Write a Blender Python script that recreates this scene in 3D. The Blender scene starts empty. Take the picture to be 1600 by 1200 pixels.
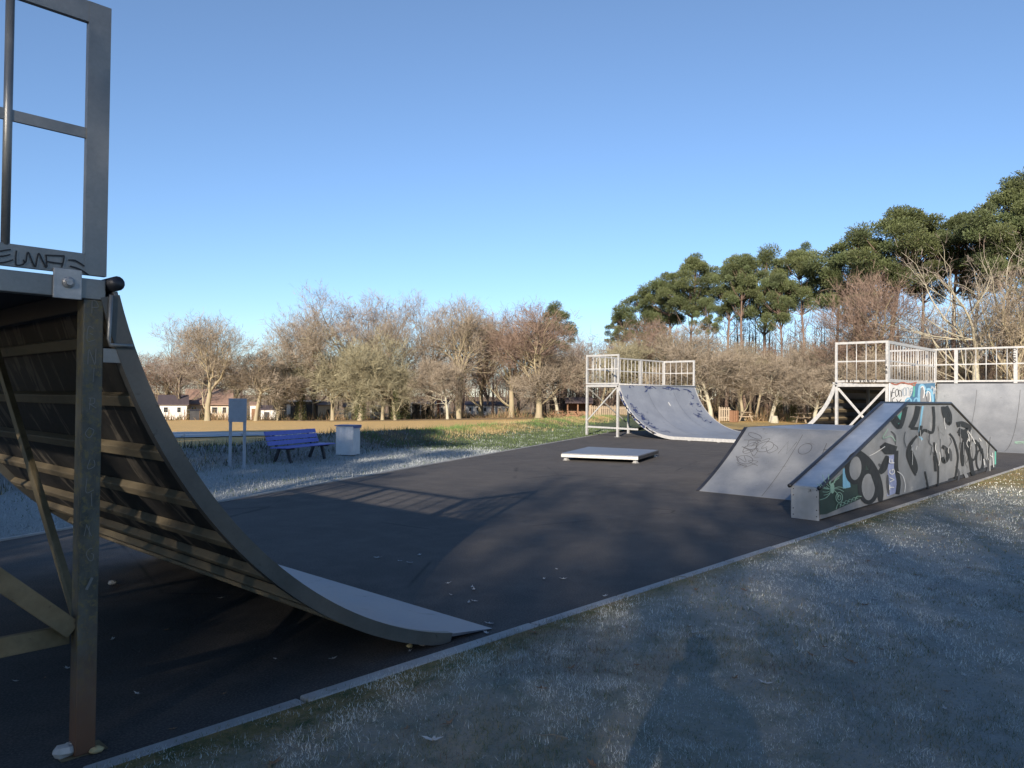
import bpy, math, random
import numpy as np
from mathutils import Vector, Matrix

# ------------------------------------------------------------------ camera, world, sun, exposure
SC = bpy.context.scene
COL = SC.collection
R = math.radians
EYE = 1.53
AZ, PITCH, ROLL, FOC = R(42.75), R(0.96), R(0.58), 1190.0
FWD = np.array([math.cos(AZ)*math.cos(PITCH), math.sin(AZ)*math.cos(PITCH), math.sin(PITCH)])
RT0 = np.array([math.sin(AZ), -math.cos(AZ), 0.0])
UP0 = np.cross(RT0, FWD)
RT = RT0*math.cos(ROLL) + UP0*math.sin(ROLL)
UPV = UP0*math.cos(ROLL) - RT0*math.sin(ROLL)
CAMP = np.array([0, 0, EYE])
cd = bpy.data.cameras.new('camera')
cam = bpy.data.objects.new('camera', cd)
COL.objects.link(cam)
m = Matrix.Identity(4)
for i in range(3):
    m[i][0], m[i][1], m[i][2], m[i][3] = RT[i], UPV[i], -FWD[i], CAMP[i]
cam.matrix_world = m
cd.sensor_fit = 'HORIZONTAL'
cd.sensor_width = 36.0
cd.lens = 36.0*FOC/1600.0
cd.clip_start = 0.05
cd.clip_end = 6000
SC.camera = cam

SUN_EL, SUN_AZ = R(18.5), R(209.2)          # direction towards the sun
SUNV = Vector((math.cos(SUN_EL)*math.cos(SUN_AZ), math.cos(SUN_EL)*math.sin(SUN_AZ), math.sin(SUN_EL)))
w = bpy.data.worlds.new('World')
SC.world = w
w.use_nodes = True
nt = w.node_tree
bg = nt.nodes['Background']
sky = nt.nodes.new('ShaderNodeTexSky')
sky.sky_type = 'NISHITA'
sky.sun_disc = False
sky.sun_elevation = SUN_EL
sky.sun_rotation = math.atan2(SUNV.x, SUNV.y)
sky.altitude = 0
sky.air_density = 1.0
sky.dust_density = 0.0
sky.ozone_density = 4.0
# clear winter air: slightly bluer towards the horizon than the model's default haze
geo = nt.nodes.new('ShaderNodeTexCoord'); sep = nt.nodes.new('ShaderNodeSeparateXYZ'); nt.links.new(geo.outputs['Generated'], sep.inputs[0])
el = nt.nodes.new('ShaderNodeValToRGB'); nt.links.new(sep.outputs[2], el.inputs[0])
el.color_ramp.elements[0].position = 0.0; el.color_ramp.elements[0].color = (.86, .92, 1.07, 1)
el.color_ramp.elements[1].position = .45; el.color_ramp.elements[1].color = (1.15, 1.06, 1.05, 1)
mm = nt.nodes.new('ShaderNodeMix'); mm.data_type = 'RGBA'; mm.blend_type = 'MULTIPLY'; mm.inputs[0].default_value = 1.0
nt.links.new(sky.outputs[0], mm.inputs[6]); nt.links.new(el.outputs[0], mm.inputs[7]); nt.links.new(mm.outputs[2], bg.inputs[0])
bg.inputs[1].default_value = 0.085
sl = bpy.data.lights.new('sun', 'SUN')
sl.energy = 5.0
sl.angle = R(0.5)
sl.color = (1.0, 0.88, 0.73)
so = bpy.data.objects.new('sun', sl)
COL.objects.link(so)
so.rotation_euler = SUNV.to_track_quat('Z', 'Y').to_euler()
so.location = (0, 0, 60)
SC.view_settings.view_transform = 'Standard'
SC.view_settings.look = 'None'
SC.view_settings.exposure = 0.95
SC.view_settings.gamma = 1.0
SC.cycles.max_bounces = 6
SC.cycles.transparent_max_bounces = 8

random.seed(7)
RNG = np.random.default_rng(11)

# ------------------------------------------------------------------ pixel <-> ground helpers (used only to survey the site)
def ray(px, py):
    return FWD + RT*(px-800)/FOC - UPV*(py-600)/FOC
def at_plane(px, py, axis, val):
    d = ray(px, py); t = (val-CAMP[axis])/d[axis]
    return CAMP + d*t
def at_dist(px, dist):
    d = ray(px, 620); n = math.hypot(d[0], d[1])
    return d[0]/n*dist, d[1]/n*dist

# ------------------------------------------------------------------ object helpers
def tag(o, label=None, cat=None, group=None, kind=None):
    if label: o['label'] = label
    if cat: o['category'] = cat
    if group: o['group'] = group
    if kind: o['kind'] = kind
    return o
def empty(name, loc, label, cat, group=None, rz=0):
    o = bpy.data.objects.new(name, None)
    COL.objects.link(o)
    o.location = loc
    o.rotation_euler = (0, 0, rz)
    o.empty_display_size = 0.3
    return tag(o, label, cat, group)
def copy_tree(o, parent=None):
    c = o.copy(); COL.objects.link(c)
    if parent: c.parent = parent
    for ch in list(o.children):
        copy_tree(ch, c)
    return c

class MB:
    def __init__(s): s.v = []; s.f = []; s.m = []; s.sm = []
    def add(s, vs, fs, mi=0, smooth=False):
        b = len(s.v); s.v.extend([tuple(p) for p in vs])
        for f in fs:
            s.f.append(tuple(b+i for i in f)); s.m.append(mi); s.sm.append(smooth)
    def hexa(s, p, mi=0):                       # 8 corners: bottom 4 ccw, top 4 ccw
        s.add(p, [(3,2,1,0),(4,5,6,7),(0,1,5,4),(1,2,6,5),(2,3,7,6),(3,0,4,7)], mi)
    def box(s, x0, x1, y0, y1, z0, z1, mi=0):
        s.hexa([(x0,y0,z0),(x1,y0,z0),(x1,y1,z0),(x0,y1,z0),(x0,y0,z1),(x1,y0,z1),(x1,y1,z1),(x0,y1,z1)], mi)
    def beam(s, a, b, wd, ht, mi=0, up=(0,0,1)):  # rectangular bar from a to b
        a = Vector(a); b = Vector(b); d = (b-a).normalized(); u = Vector(up)
        if abs(d.dot(u)) > 0.98: u = Vector((0,1,0)) if abs(d.y) < .9 else Vector((1,0,0))
        sd = d.cross(u).normalized(); u = sd.cross(d).normalized()
        q = []
        for e in (a, b):
            for (i, j) in ((-1,-1),(1,-1),(1,1),(-1,1)):
                q.append(e + sd*(i*wd/2) + u*(j*ht/2))
        s.hexa(q, mi)
    def tube(s, pts, rad, n=8, mi=0, cap=True, smooth=True):
        pts = [Vector(p) for p in pts]
        if not hasattr(rad, '__len__'): rad = [rad]*len(pts)
        vs = []; fs = []
        prev = None
        for i, p in enumerate(pts):
            d = (pts[min(i+1, len(pts)-1)] - pts[max(i-1, 0)]).normalized()
            if prev is None:
                u = d.orthogonal().normalized()
            else:
                u = (prev - d*prev.dot(d)).normalized()
            prev = u; v2 = d.cross(u)
            for k in range(n):
                t = 2*math.pi*k/n
                vs.append(p + (u*math.cos(t)+v2*math.sin(t))*rad[i])
        for i in range(len(pts)-1):
            for k in range(n):
                a = i*n+k; b = i*n+(k+1) % n
                fs.append((a, b, b+n, a+n))
        if cap:
            fs.append(tuple(reversed(range(n)))); L = (len(pts)-1)*n
            fs.append(tuple(range(L, L+n)))
        s.add(vs, fs, mi, smooth)
    def sweep(s, prof, axis, c0, c1, mi=0, smooth=False):  # closed 2-D outline (u,z) swept along axis (0=x: u is y, 1=y: u is x)
        n = len(prof)
        vs = [((c0, u, z) if axis == 0 else (u, c0, z)) for u, z in prof] + [((c1, u, z) if axis == 0 else (u, c1, z)) for u, z in prof]
        fs = [(i, (i+1) % n, n+(i+1) % n, n+i) for i in range(n)]
        s.add(vs, fs, mi, smooth)
        s.add(vs, [tuple(reversed(range(n))), tuple(range(n, 2*n))], mi)
    def strip(s, top, bot, axis, c0, c1, mi=0):   # shell between two polylines, with closed ends
        n = len(top)
        P = lambda q, c: (c, q[0], q[1]) if axis == 0 else (q[0], c, q[1])
        vs = [P(q, c0) for q in top]+[P(q, c1) for q in top]+[P(q, c0) for q in bot]+[P(q, c1) for q in bot]
        fs = []
        for i in range(n-1):
            fs += [(i, i+1, n+i+1, n+i), (2*n+i, 3*n+i, 3*n+i+1, 2*n+i+1)]
        s.add(vs, fs, mi, True)
        fs = []
        for i in range(n-1):
            fs += [(i, 2*n+i, 2*n+i+1, i+1), (n+i, n+i+1, 3*n+i+1, 3*n+i)]
        fs += [(0, n, 3*n, 2*n), (n-1, 3*n-1, 4*n-1, 2*n-1)]
        s.add(vs, fs, mi, False)
    def build(s, name, mats, parent=None, bevel=0, label=None, local=False):
        me = bpy.data.meshes.new(name)
        me.from_pydata(s.v, [], s.f)
        if not isinstance(mats, (list, tuple)): mats = [mats]
        for mm in mats: me.materials.append(mm)
        me.polygons.foreach_set('material_index', s.m)
        me.polygons.foreach_set('use_smooth', s.sm)
        me.update()
        import bmesh as _b
        bm = _b.new(); bm.from_mesh(me); _b.ops.recalc_face_normals(bm, faces=bm.faces); bm.to_mesh(me); bm.free()
        o = bpy.data.objects.new(name, me)
        COL.objects.link(o)
        if parent:
            o.parent = parent
            if not local and parent.parent is None: o.location = -Vector(parent.location)
        if bevel:
            bv = o.modifiers.new('bevel', 'BEVEL'); bv.width = bevel; bv.segments = 2; bv.limit_method = 'ANGLE'
        if label: o['label'] = label
        return o

def fast_mesh(name, V, F, mats, parent=None, mi=None, smooth=False, col=None, recalc=False):
    me = bpy.data.meshes.new(name)
    V = np.asarray(V, dtype=np.float32); F = np.asarray(F, dtype=np.int32)
    k = F.shape[1]
    me.vertices.add(len(V)); me.vertices.foreach_set('co', V.ravel())
    me.loops.add(F.size); me.loops.foreach_set('vertex_index', F.ravel())
    me.polygons.add(len(F))
    me.polygons.foreach_set('loop_start', np.arange(0, F.size, k, dtype=np.int32))
    me.polygons.foreach_set('loop_total', np.full(len(F), k, dtype=np.int32))
    if not isinstance(mats, (list, tuple)): mats = [mats]
    for mm in mats: me.materials.append(mm)
    if mi is not None: me.polygons.foreach_set('material_index', np.asarray(mi, dtype=np.int32))
    me.polygons.foreach_set('use_smooth', np.full(len(F), smooth, dtype=bool))
    if col is not None:
        ca = me.color_attributes.new('Col', 'FLOAT_COLOR', 'POINT')
        c4 = np.ones((len(V), 4), dtype=np.float32); c4[:, :3] = col
        ca.data.foreach_set('color', c4.ravel())
    me.update(calc_edges=True); me.validate()
    o = bpy.data.objects.new(name, me); COL.objects.link(o)
    if parent: o.parent = parent
    return o

# ------------------------------------------------------------------ materials
def new_mat(name):
    mt = bpy.data.materials.new(name); mt.use_nodes = True
    n = mt.node_tree.nodes; l = mt.node_tree.links
    return mt, n, l, n['Principled BSDF']
def noise(n, l, scale, detail=6, rough=0.6, vec=None, dist=0.0):
    t = n.new('ShaderNodeTexNoise'); t.inputs['Scale'].default_value = scale; t.inputs['Detail'].default_value = detail
    t.inputs['Roughness'].default_value = rough; t.inputs['Distortion'].default_value = dist
    if vec is not None: l.new(vec, t.inputs['Vector'])
    return t.outputs['Fac']
def ramp(n, l, fac, stops):
    r = n.new('ShaderNodeValToRGB'); e = r.color_ramp.elements
    while len(e) < len(stops): e.new(0.5)
    for i, (p, c) in enumerate(stops):
        e[i].position = p
        e[i].color = (c, c, c, 1) if not hasattr(c, '__len__') else (*c, 1)
    l.new(fac, r.inputs[0]); return r.outputs[0]
def mixc(n, l, fac, a, b):
    x = n.new('ShaderNodeMix'); x.data_type = 'RGBA'
    for sock, val in ((x.inputs[0], fac), (x.inputs[6], a), (x.inputs[7], b)):
        if hasattr(val, 'is_output'): l.new(val, sock)
        elif hasattr(val, '__len__'): sock.default_value = (*val, 1)
        else: sock.default_value = val
    return x.outputs[2]
def mth(n, l, op, a, b=None):
    x = n.new('ShaderNodeMath'); x.operation = op
    for i, val in enumerate((a, b)):
        if val is None: continue
        if hasattr(val, 'is_output'): l.new(val, x.inputs[i])
        else: x.inputs[i].default_value = val
    return x.outputs[0]
def objco(n): return n.new('ShaderNodeTexCoord').outputs['Object']
def pos(n): return n.new('ShaderNodeNewGeometry').outputs['Position']
def mapping(n, l, vec, scale):
    mp = n.new('ShaderNodeMapping'); mp.inputs['Scale'].default_value = scale; l.new(vec, mp.inputs[0]); return mp.outputs[0]
def bump(n, l, b, h, strength, dist=0.02):
    x = n.new('ShaderNodeBump'); x.inputs['Strength'].default_value = strength; x.inputs['Distance'].default_value = dist
    l.new(h, x.inputs['Height']); l.new(x.outputs[0], b.inputs['Normal'])
def worn(name, c1, c2, scale=4, rough=0.6, metal=0.0, fine=60, bmp=0.1, stretch=(1,1,1), lo=0.35, hi=0.65, c3=None, c3lo=.62, c3hi=.7, rvar=.15):
    mt, n, l, b = new_mat(name)
    v = mapping(n, l, pos(n), stretch)
    f = noise(n, l, scale, 8, 0.65, v)
    c = mixc(n, l, ramp(n, l, f, [(lo, 0), (hi, 1)]), c1, c2)
    if c3 is not None:
        f3 = noise(n, l, scale*2.3, 7, 0.7, v, 0.6)
        c = mixc(n, l, ramp(n, l, f3, [(c3lo, 0), (c3hi, 1)]), c, c3)
    ff = noise(n, l, fine, 3, 0.6, v)
    c = mixc(n, l, mth(n, l, 'MULTIPLY', ff, 0.35), c, tuple(x*0.45 for x in c1))
    l.new(c, b.inputs['Base Color'])
    l.new(mth(n, l, 'ADD', mth(n, l, 'MULTIPLY', f, rvar*2), rough-rvar), b.inputs['Roughness'])
    b.inputs['Metallic'].default_value = metal
    if bmp: bump(n, l, b, ff, bmp, 0.004)
    return mt
def flat(name, c, rough=0.7, metal=0):
    return worn(name, c, tuple(x*0.8 for x in c), 9, rough, metal, 90, 0.03)

M = {}
M['galv'] = worn('galvanised_steel', (.40,.40,.40), (.56,.55,.53), 14, .5, .35, 70, .08)
M['galv_dull'] = worn('dull_galvanised_steel', (.20,.205,.205), (.28,.285,.28), 5, .42, .5, 70, .06, c3=(.15,.145,.13), c3lo=.6, c3hi=.85)
M['leg'] = None
M['sheet'] = worn('ramp_sheet', (.25,.265,.295), (.32,.34,.375), 1.3, .42, .35, 25, .03, c3=(.20,.215,.24))
M['sheet_near'] = worn('darkened_ramp_sheet', (.14,.15,.175), (.20,.21,.24), 1.8, .45, .3, 35, .05, c3=(.11,.115,.125))  # ramp sheet colour darkened to hold down the sky's reflection
M['chalk'] = flat('pale_scratches', (.20,.205,.195), .7)
M['rim'] = worn('dark_rim_steel', (.095,.096,.092), (.135,.135,.127), 4, .5, .4, 60, .08, c3=(.06,.055,.045))
M['ink'] = flat('faded_marker', (.075,.075,.085), .6)
M['spray'] = flat('dark_grey_spray', (.07,.072,.078), .6)
M['sheet_dull'] = worn('dull_ramp_sheet', (.24,.25,.262), (.32,.33,.34), 1.6, .42, .35, 30, .04, c3=(.20,.20,.20))
M['alu'] = worn('aluminium_plate', (.42,.44,.46), (.58,.60,.62), 5, .38, .6, 40, .04, c3=(.3,.31,.31))
M['dark'] = worn('dark_steel', (.03,.033,.04), (.06,.06,.07), 10, .45, .5, 60, .05)
M['black'] = flat('black_paint', (.012,.012,.014), .55)
M['white'] = flat('white_paint', (.72,.72,.70), .6)
M['teal'] = flat('teal_paint', (.10,.42,.33), .6)
M['cyan'] = flat('light_blue_paint', (.22,.48,.66), .6)
M['blue'] = flat('blue_paint', (.05,.17,.30), .6)
M['lilac'] = flat('lilac_paint', (.28,.32,.50), .6)
M['greyp'] = worn('silver_paint', (.20,.205,.215), (.30,.305,.315), 2.2, .5, .2, 30, .05, c3=(.37,.375,.37))
M['greenp'] = worn('dark_green_paint', (.010,.028,.022), (.03,.06,.045), 5, .5, 0, 30, .05)
M['palegreen'] = flat('pale_green_paint', (.30,.48,.36), .6)
M['bench'] = worn('blue_painted_planks', (.12,.15,.52), (.17,.205,.62), 14, .5, 0, 40, .08)
M['binw'] = worn('white_painted_boards', (.62,.63,.64), (.72,.73,.74), 6, .6, 0, 40, .08)
M['binlid'] = worn('blue_painted_lid', (.07,.12,.30), (.10,.16,.36), 6, .5, 0, 40, .05)
M['signp'] = worn('grey_painted_slats', (.34,.37,.42), (.42,.45,.50), 6, .55, 0, 40, .05)
M['wood'] = worn('brown_timber', (.17,.085,.045), (.26,.14,.075), 5, .75, 0, 30, .2, (1,1,4))
M['wood_pale'] = worn('pale_timber', (.25,.195,.135), (.35,.28,.20), 5, .75, 0, 30, .2, (1,1,4))
M['rib'] = worn('weathered_batten', (.135,.105,.065), (.22,.18,.115), 5, .7, 0, 45, .25, (1,.4,1), c3=(.06,.045,.028))
M['brace'] = worn('rusty_brace', (.15,.115,.06), (.24,.19,.11), 7, .65, .2, 60, .2, c3=(.07,.05,.03))
M['wall_white'] = worn('white_render', (.62,.60,.56), (.72,.70,.66), 2, .8, 0, 20, .05)
M['wall_cream'] = worn('cream_render', (.60,.50,.38), (.68,.58,.45), 2, .8, 0, 20, .05)
M['roof_dark'] = worn('dark_roof_tiles', (.06,.045,.05), (.10,.075,.08), 4, .8, 0, 30, .3)
M['roof_red'] = worn('terracotta_tiles', (.24,.15,.11), (.32,.21,.155), 4, .8, 0, 30, .3)
M['brick'] = worn('red_brick', (.34,.10,.06), (.44,.15,.09), 6, .8, 0, 30, .2)
M['glass'] = worn('dark_glass', (.02,.025,.03), (.04,.045,.05), 3, .15, 0, 10, .0)
M['dkwall'] = worn('dark_cladding', (.025,.027,.032), (.05,.05,.055), 3, .7, 0, 20, .05)

def leg_material():
    mt, n, l, b = new_mat('mossy_steel_leg')
    p = pos(n)
    sx = n.new('ShaderNodeSeparateXYZ'); l.new(p, sx.inputs[0])
    f = noise(n, l, 9, 8, .7, mapping(n, l, p, (1,1,.5)))
    c = mixc(n, l, ramp(n, l, f, [(.35,0),(.65,1)]), (.05,.052,.045), (.125,.122,.10))
    moss = noise(n, l, 30, 8, .75, p)
    c = mixc(n, l, ramp(n, l, moss, [(.5,0),(.62,1)]), c, (.15,.125,.055))
    zz = mth(n, l, 'ADD', mth(n, l, 'MULTIPLY', f, .5), sx.outputs[2])
    c = mixc(n, l, ramp(n, l, zz, [(.35,1),(.85,0)]), c, (.13,.065,.038))
    l.new(c, b.inputs['Base Color']); b.inputs['Roughness'].default_value = .62; b.inputs['Metallic'].default_value = .15
    bump(n, l, b, moss, .25, .004)
    return mt
M['leg'] = leg_material()
def underside_material():
    mt, n, l, b = new_mat('painted_ramp_underside')
    p = pos(n)
    # broad slanted strokes running up the sheet, black over bare weathered ply
    sh = n.new('ShaderNodeMapping'); sh.inputs['Rotation'].default_value = (R(28), 0, 0); sh.inputs['Scale'].default_value = (.5, 5.5, .8); l.new(p, sh.inputs[0])
    f = noise(n, l, 1.3, 3, .55, sh.outputs[0], .8)
    f2 = noise(n, l, 2.4, 4, .6, p, .6)
    k = mth(n, l, 'ADD', mth(n, l, 'MULTIPLY', f, .72), mth(n, l, 'MULTIPLY', f2, .28))
    c = mixc(n, l, ramp(n, l, k, [(.555,0),(.57,1)]), (.004,.004,.005), (.11,.094,.076))
    c = mixc(n, l, ramp(n, l, noise(n, l, 25, 6, .7, p), [(.4,.5),(.65,0)]), c, (.03,.027,.024))
    l.new(c, b.inputs['Base Color']); b.inputs['Roughness'].default_value = .7
    return mt
M['under'] = underside_material()
def asphalt_material():
    mt, n, l, b = new_mat('asphalt')
    p = pos(n)
    big = noise(n, l, .35, 6, .65, p); mid = noise(n, l, 2.5, 8, .7, p); fine = noise(n, l, 85, 3, .6, p)
    c = mixc(n, l, ramp(n, l, big, [(.35,0),(.65,1)]), (.040,.037,.036), (.066,.059,.055))
    c = mixc(n, l, ramp(n, l, mid, [(.45,0),(.75,1)]), c, (.088,.079,.072))
    c = mixc(n, l, ramp(n, l, fine, [(.42,0),(.70,.6)]), c, (.15,.14,.13))
    fr = n.new('ShaderNodeTexVoronoi'); fr.feature = 'DISTANCE_TO_EDGE'; fr.inputs['Scale'].default_value = .33
    l.new(mixc(n, l, .12, p, n.new('ShaderNodeTexNoise').outputs[1]), fr.inputs['Vector'])
    crack = ramp(n, l, fr.outputs['Distance'], [(.0015,1),(.006,0)])
    c = mixc(n, l, mth(n, l, 'MULTIPLY', crack, ramp(n, l, noise(n, l, .8, 3, .5, p), [(.5,0),(.6,.8)])), c, (.02,.02,.02))
    # hoar frost specks
    fs = ramp(n, l, noise(n, l, 30, 4, .7, p), [(.66,0),(.72,.5)])
    c = mixc(n, l, mth(n, l, 'MULTIPLY', fs, ramp(n, l, noise(n, l, .7, 3, .5, p), [(.48,0),(.62,1)])), c, (.35,.37,.40))
    l.new(c, b.inputs['Base Color'])
    b.inputs['Roughness'].default_value = .85; b.inputs['Specular IOR Level'].default_value = .22
    bump(n, l, b, fine, .35, .006)
    return mt
M['asphalt'] = asphalt_material()
def turf_material(name):
    # colour attribute: R = frost cover, G = dry straw, B = bare earth / leaves
    mt, n, l, b = new_mat(name)
    p = pos(n)
    at = n.new('ShaderNodeVertexColor'); at.layer_name = 'Col'
    sp = n.new('ShaderNodeSeparateColor'); l.new(at.outputs[0], sp.inputs[0])
    fine = noise(n, l, 55, 5, .75, mapping(n, l, p, (1,1,2))); mid = noise(n, l, 5, 7, .7, p, .4); big = noise(n, l, .6, 5, .6, p)
    c = mixc(n, l, ramp(n, l, mid, [(.3,0),(.7,1)]), (.035,.055,.018), (.085,.105,.035))
    dry = mixc(n, l, ramp(n, l, mid, [(.3,0),(.7,1)]), (.60,.365,.115), (.72,.475,.18))
    dry = mixc(n, l, ramp(n, l, big, [(.42,0),(.7,.6)]), dry, (.54,.36,.12))
    def thr(s, f, wdt=.16):
        d = mth(n, l, 'SUBTRACT', s, f)
        return ramp(n, l, mth(n, l, 'ADD', mth(n, l, 'MULTIPLY', d, 1/wdt/2), .5), [(0,0),(1,1)])
    tex = mth(n, l, 'ADD', mth(n, l, 'MULTIPLY', mid, .65), mth(n, l, 'MULTIPLY', fine, .35))
    c = mixc(n, l, thr(sp.outputs[1], tex), c, dry)
    c = mixc(n, l, thr(sp.outputs[2], tex), c, (.085,.058,.038))
    fr = mth(n, l, 'ADD', mth(n, l, 'MULTIPLY', mid, .35), mth(n, l, 'MULTIPLY', fine, .65))
    c = mixc(n, l, thr(sp.outputs[0], fr, .2), c, (.33,.345,.33))
    c = mixc(n, l, ramp(n, l, fine, [(.3,.55),(.55,0)]), c, (.025,.03,.02))
    l.new(c, b.inputs['Base Color']); b.inputs['Roughness'].default_value = .9
    bump(n, l, b, mth(n, l, 'ADD', fine, mid), .8, .03)
    return mt
M['turf'] = turf_material('frosted_turf')
def colour_attr_material(name, rough=.8, trans=0):
    mt, n, l, b = new_mat(name)
    at = n.new('ShaderNodeVertexColor'); at.layer_name = 'Col'
    l.new(at.outputs[0], b.inputs['Base Color']); b.inputs['Roughness'].default_value = rough
    return mt
M['blade'] = colour_attr_material('frosted_blades')
M['tuft'] = colour_attr_material('berm_blades')
def bark(name, c1, c2, c3):
    return worn(name, c1, c2, 3, .85, 0, 25, .3, (1,1,.35), c3=c3, c3lo=.5, c3hi=.62)
# ------------------------------------------------------------------ terrain
LA = np.array([2.19, 9.12]); LU = np.array([math.cos(R(22.3)), math.sin(R(22.3))]); LN = np.array([-LU[1], LU[0]])
KERB_Y = 3.38
def sq(x, y):
    dx, dy = x-LA[0], y-LA[1]
    return dx*LU[0]+dy*LU[1], dx*LN[0]+dy*LN[1]
def smooth(a, b, x):
    t = np.clip((x-a)/(b-a), 0, 1); return t*t*(3-2*t)
def vnoise(x, y, seed=0):                      # cheap smooth value noise for shaping land
    r = np.random.default_rng(seed).random((64, 64))
    xi = np.floor(x).astype(int); yi = np.floor(y).astype(int); fx = x-xi; fy = y-yi
    fx = fx*fx*(3-2*fx); fy = fy*fy*(3-2*fy)
    g = lambda i, j: r[(xi+i) % 64, (yi+j) % 64]
    return (g(0,0)*(1-fx)+g(1,0)*fx)*(1-fy)+(g(0,1)*(1-fx)+g(1,1)*fx)*fy
def land(x, y):
    x = np.asarray(x, float); y = np.asarray(y, float)
    s, q = sq(x, y)
    d = np.hypot(x, y); az = np.degrees(np.arctan2(y, x))
    k = .011 + .012*smooth(30, 60, az)
    field = .16 - k*(np.clip(d, 24, 125)-24)
    field = np.where(d > 125, field, field)
    # low bank between pad and playing field
    ridge_q = 4.7 + .5*(vnoise(s*.25, s*0+3, 5)-.5)
    wob = .82 + .36*vnoise(s*.45, q*.4, 3)
    bank = (.38 - .10*smooth(16, 24, s))*np.exp(-((q-ridge_q)/.95)**2)*wob
    bank += .07*(vnoise(s*1.8, q*1.8, 8)-.5)*smooth(1.5, 3.5, q)*(1-smooth(7, 10, q))
    strip = .012 + .018*vnoise(s*2.2, q*2.2, 4)*smooth(0, .5, q)
    wq = smooth(4.2, 7.5, q)
    z = strip*(1-wq) + field*wq + bank
    # behind the far ramps, right of the bank line
    return z
def land_all(x, y):
    x = np.asarray(x, float); y = np.asarray(y, float)
    s, q = sq(x, y)
    zl = land(x, y)
    d = np.hypot(x, y)
    flatz = .0 - .008*np.clip(d-34, 0, 60)
    return np.where((q > 0), zl, flatz)
def gz(x, y): return float(land_all(np.array([x]), np.array([y]))[0])
PAD = [(-9, KERB_Y), (36, KERB_Y), (36, 20.2), (27.5, 19.5)]
_s, _ = sq(24.6, 18.4)
PAD += [tuple(LA+LU*27.2), tuple(LA+LU*(-12))]
def in_pad(x, y, grow=0):
    s, q = sq(x, y)
    return (y > KERB_Y-grow) & (x < 36+grow) & (x > -9-grow) & (q < 0+grow) 

def turf_cover(x, y):
    # real ground cover: frost where the sun has not reached yet, straw in the field, green on the bank
    s, q = sq(x, y)
    n1 = vnoise(x*.5, y*.5, 21); n2 = vnoise(x*.17, y*.17, 22)
    t = s + (n1-.5)*3
    frost = np.where(q > 0, 1-smooth(12.5, 18.5, t+q*.15), 0.0)*.85*(1-.35*smooth(2.4, 3.4, q)*(q < 7))
    fieldw = smooth(6.0, 7.6, q)
    frost = frost*(1-fieldw*.95)
    dry = fieldw*1.0 + (1-fieldw)*(smooth(2.6, 4.4, q)*(.30+.45*n1))
    bare = np.where((q > 2.4) & (q < 5.6), .62*smooth(2.2, 3.0, q)*(1-smooth(16, 20, t))+.2*n2, 0)*(1-fieldw)
    # lawn this side of the kerb
    lawn = y < KERB_Y
    frost = np.where(lawn, .60+.28*(n1-.5)-.6*smooth(15, 19, x), frost)
    frost = np.where(lawn, frost*(.45+.55*smooth(0.02, .5, KERB_Y-y+.3*(n1-.5))), frost)
    dry = np.where(lawn, .38+.12*n2, dry)
    bare = np.where(lawn, .30+.22*(n2-.3), bare)
    back = (q <= 0) & (x > 36)
    dry = np.where(back, .55+.3*(n1-.5), dry); bare = np.where(back, .3, bare); frost = np.where(back, 0, frost)
    # leaf litter under the wood
    d = np.hypot(x, y)
    lit = smooth(62, 74, d)*(x > 40)
    bare = np.maximum(bare, lit*.55)
    return np.stack([np.clip(frost, 0, 1), np.clip(dry, 0, 1), np.clip(bare, 0, 1)], -1)

def grid_mesh(name, xs, ys, zf, kind='structure', mat=None, tr=None, col=True):
    X, Y = np.meshgrid(xs, ys, indexing='ij')
    if tr: WX, WY = tr(X, Y)
    else: WX, WY = X, Y
    Z = zf(WX, WY)
    V = np.stack([WX, WY, Z], -1).reshape(-1, 3)
    nx, ny = len(xs), len(ys)
    I = np.arange(nx*ny).reshape(nx, ny)
    F = np.stack([I[:-1,:-1], I[1:,:-1], I[1:,1:], I[:-1,1:]], -1).reshape(-1, 4)
    c = turf_cover(WX, WY).reshape(-1, 3) if col else None
    o = fast_mesh(name, V, F, mat or M['turf'], smooth=True, col=c)
    o['kind'] = kind
    return o
def tr_sq(S, Q): return LA[0]+S*LU[0]+Q*LN[0], LA[1]+S*LU[1]+Q*LN[1]
# far ground sheet to the horizon (kept below the nearer sheets)
ang = np.linspace(0, 2*math.pi, 241)
rad = np.concatenate([[0], np.geomspace(2, 5000, 90)])
def zg(x, y):
    d = np.hypot(x, y)
    s, q = sq(x, y)
    nearz = land_all(x, y)
    cover = (q > -1) & (q < 131) & (s > -42) & (s < 165)
    cover |= (y < KERB_Y+1) & (y > -31) & (x > -31) & (x < 41)
    cover |= in_pad(x, y, 2)
    return nearz - np.where(cover, .14, 0.02)
grid_mesh('ground', rad, ang, zg, tr=lambda r_, a_: (r_*np.cos(a_), r_*np.sin(a_)))
qs = np.concatenate([np.linspace(0, 9, 73), np.geomspace(9.3, 130, 60)])
ss = np.concatenate([np.linspace(-40, -8, 30), np.linspace(-7.6, 46, 215), np.linspace(47, 160, 60)])
grid_mesh('verge_and_field', ss, qs, lambda x, y: land(x, y), tr=tr_sq)
def lawn_z(x, y):
    return .018 + .022*(vnoise(x*3.1, y*3.1, 9)-.3)*smooth(0, .25, KERB_Y-.1-y) + .03*(vnoise(x*.6, y*.6, 10)-.5)*smooth(.2, 2, KERB_Y-y)
grid_mesh('lawn', np.concatenate([np.linspace(-30, 0, 40), np.linspace(.1, 24, 240), np.linspace(24.5, 40, 30)]),
          np.concatenate([np.linspace(-30, -6, 30), np.linspace(-5.9, KERB_Y-.095, 94)]), lawn_z)
# asphalt pad
mb = MB()
mb.add([(x, y, 0.0) for x, y in PAD], [tuple(range(len(PAD)))])
tag(mb.build('asphalt_pad', M['asphalt']), kind='structure')
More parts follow.
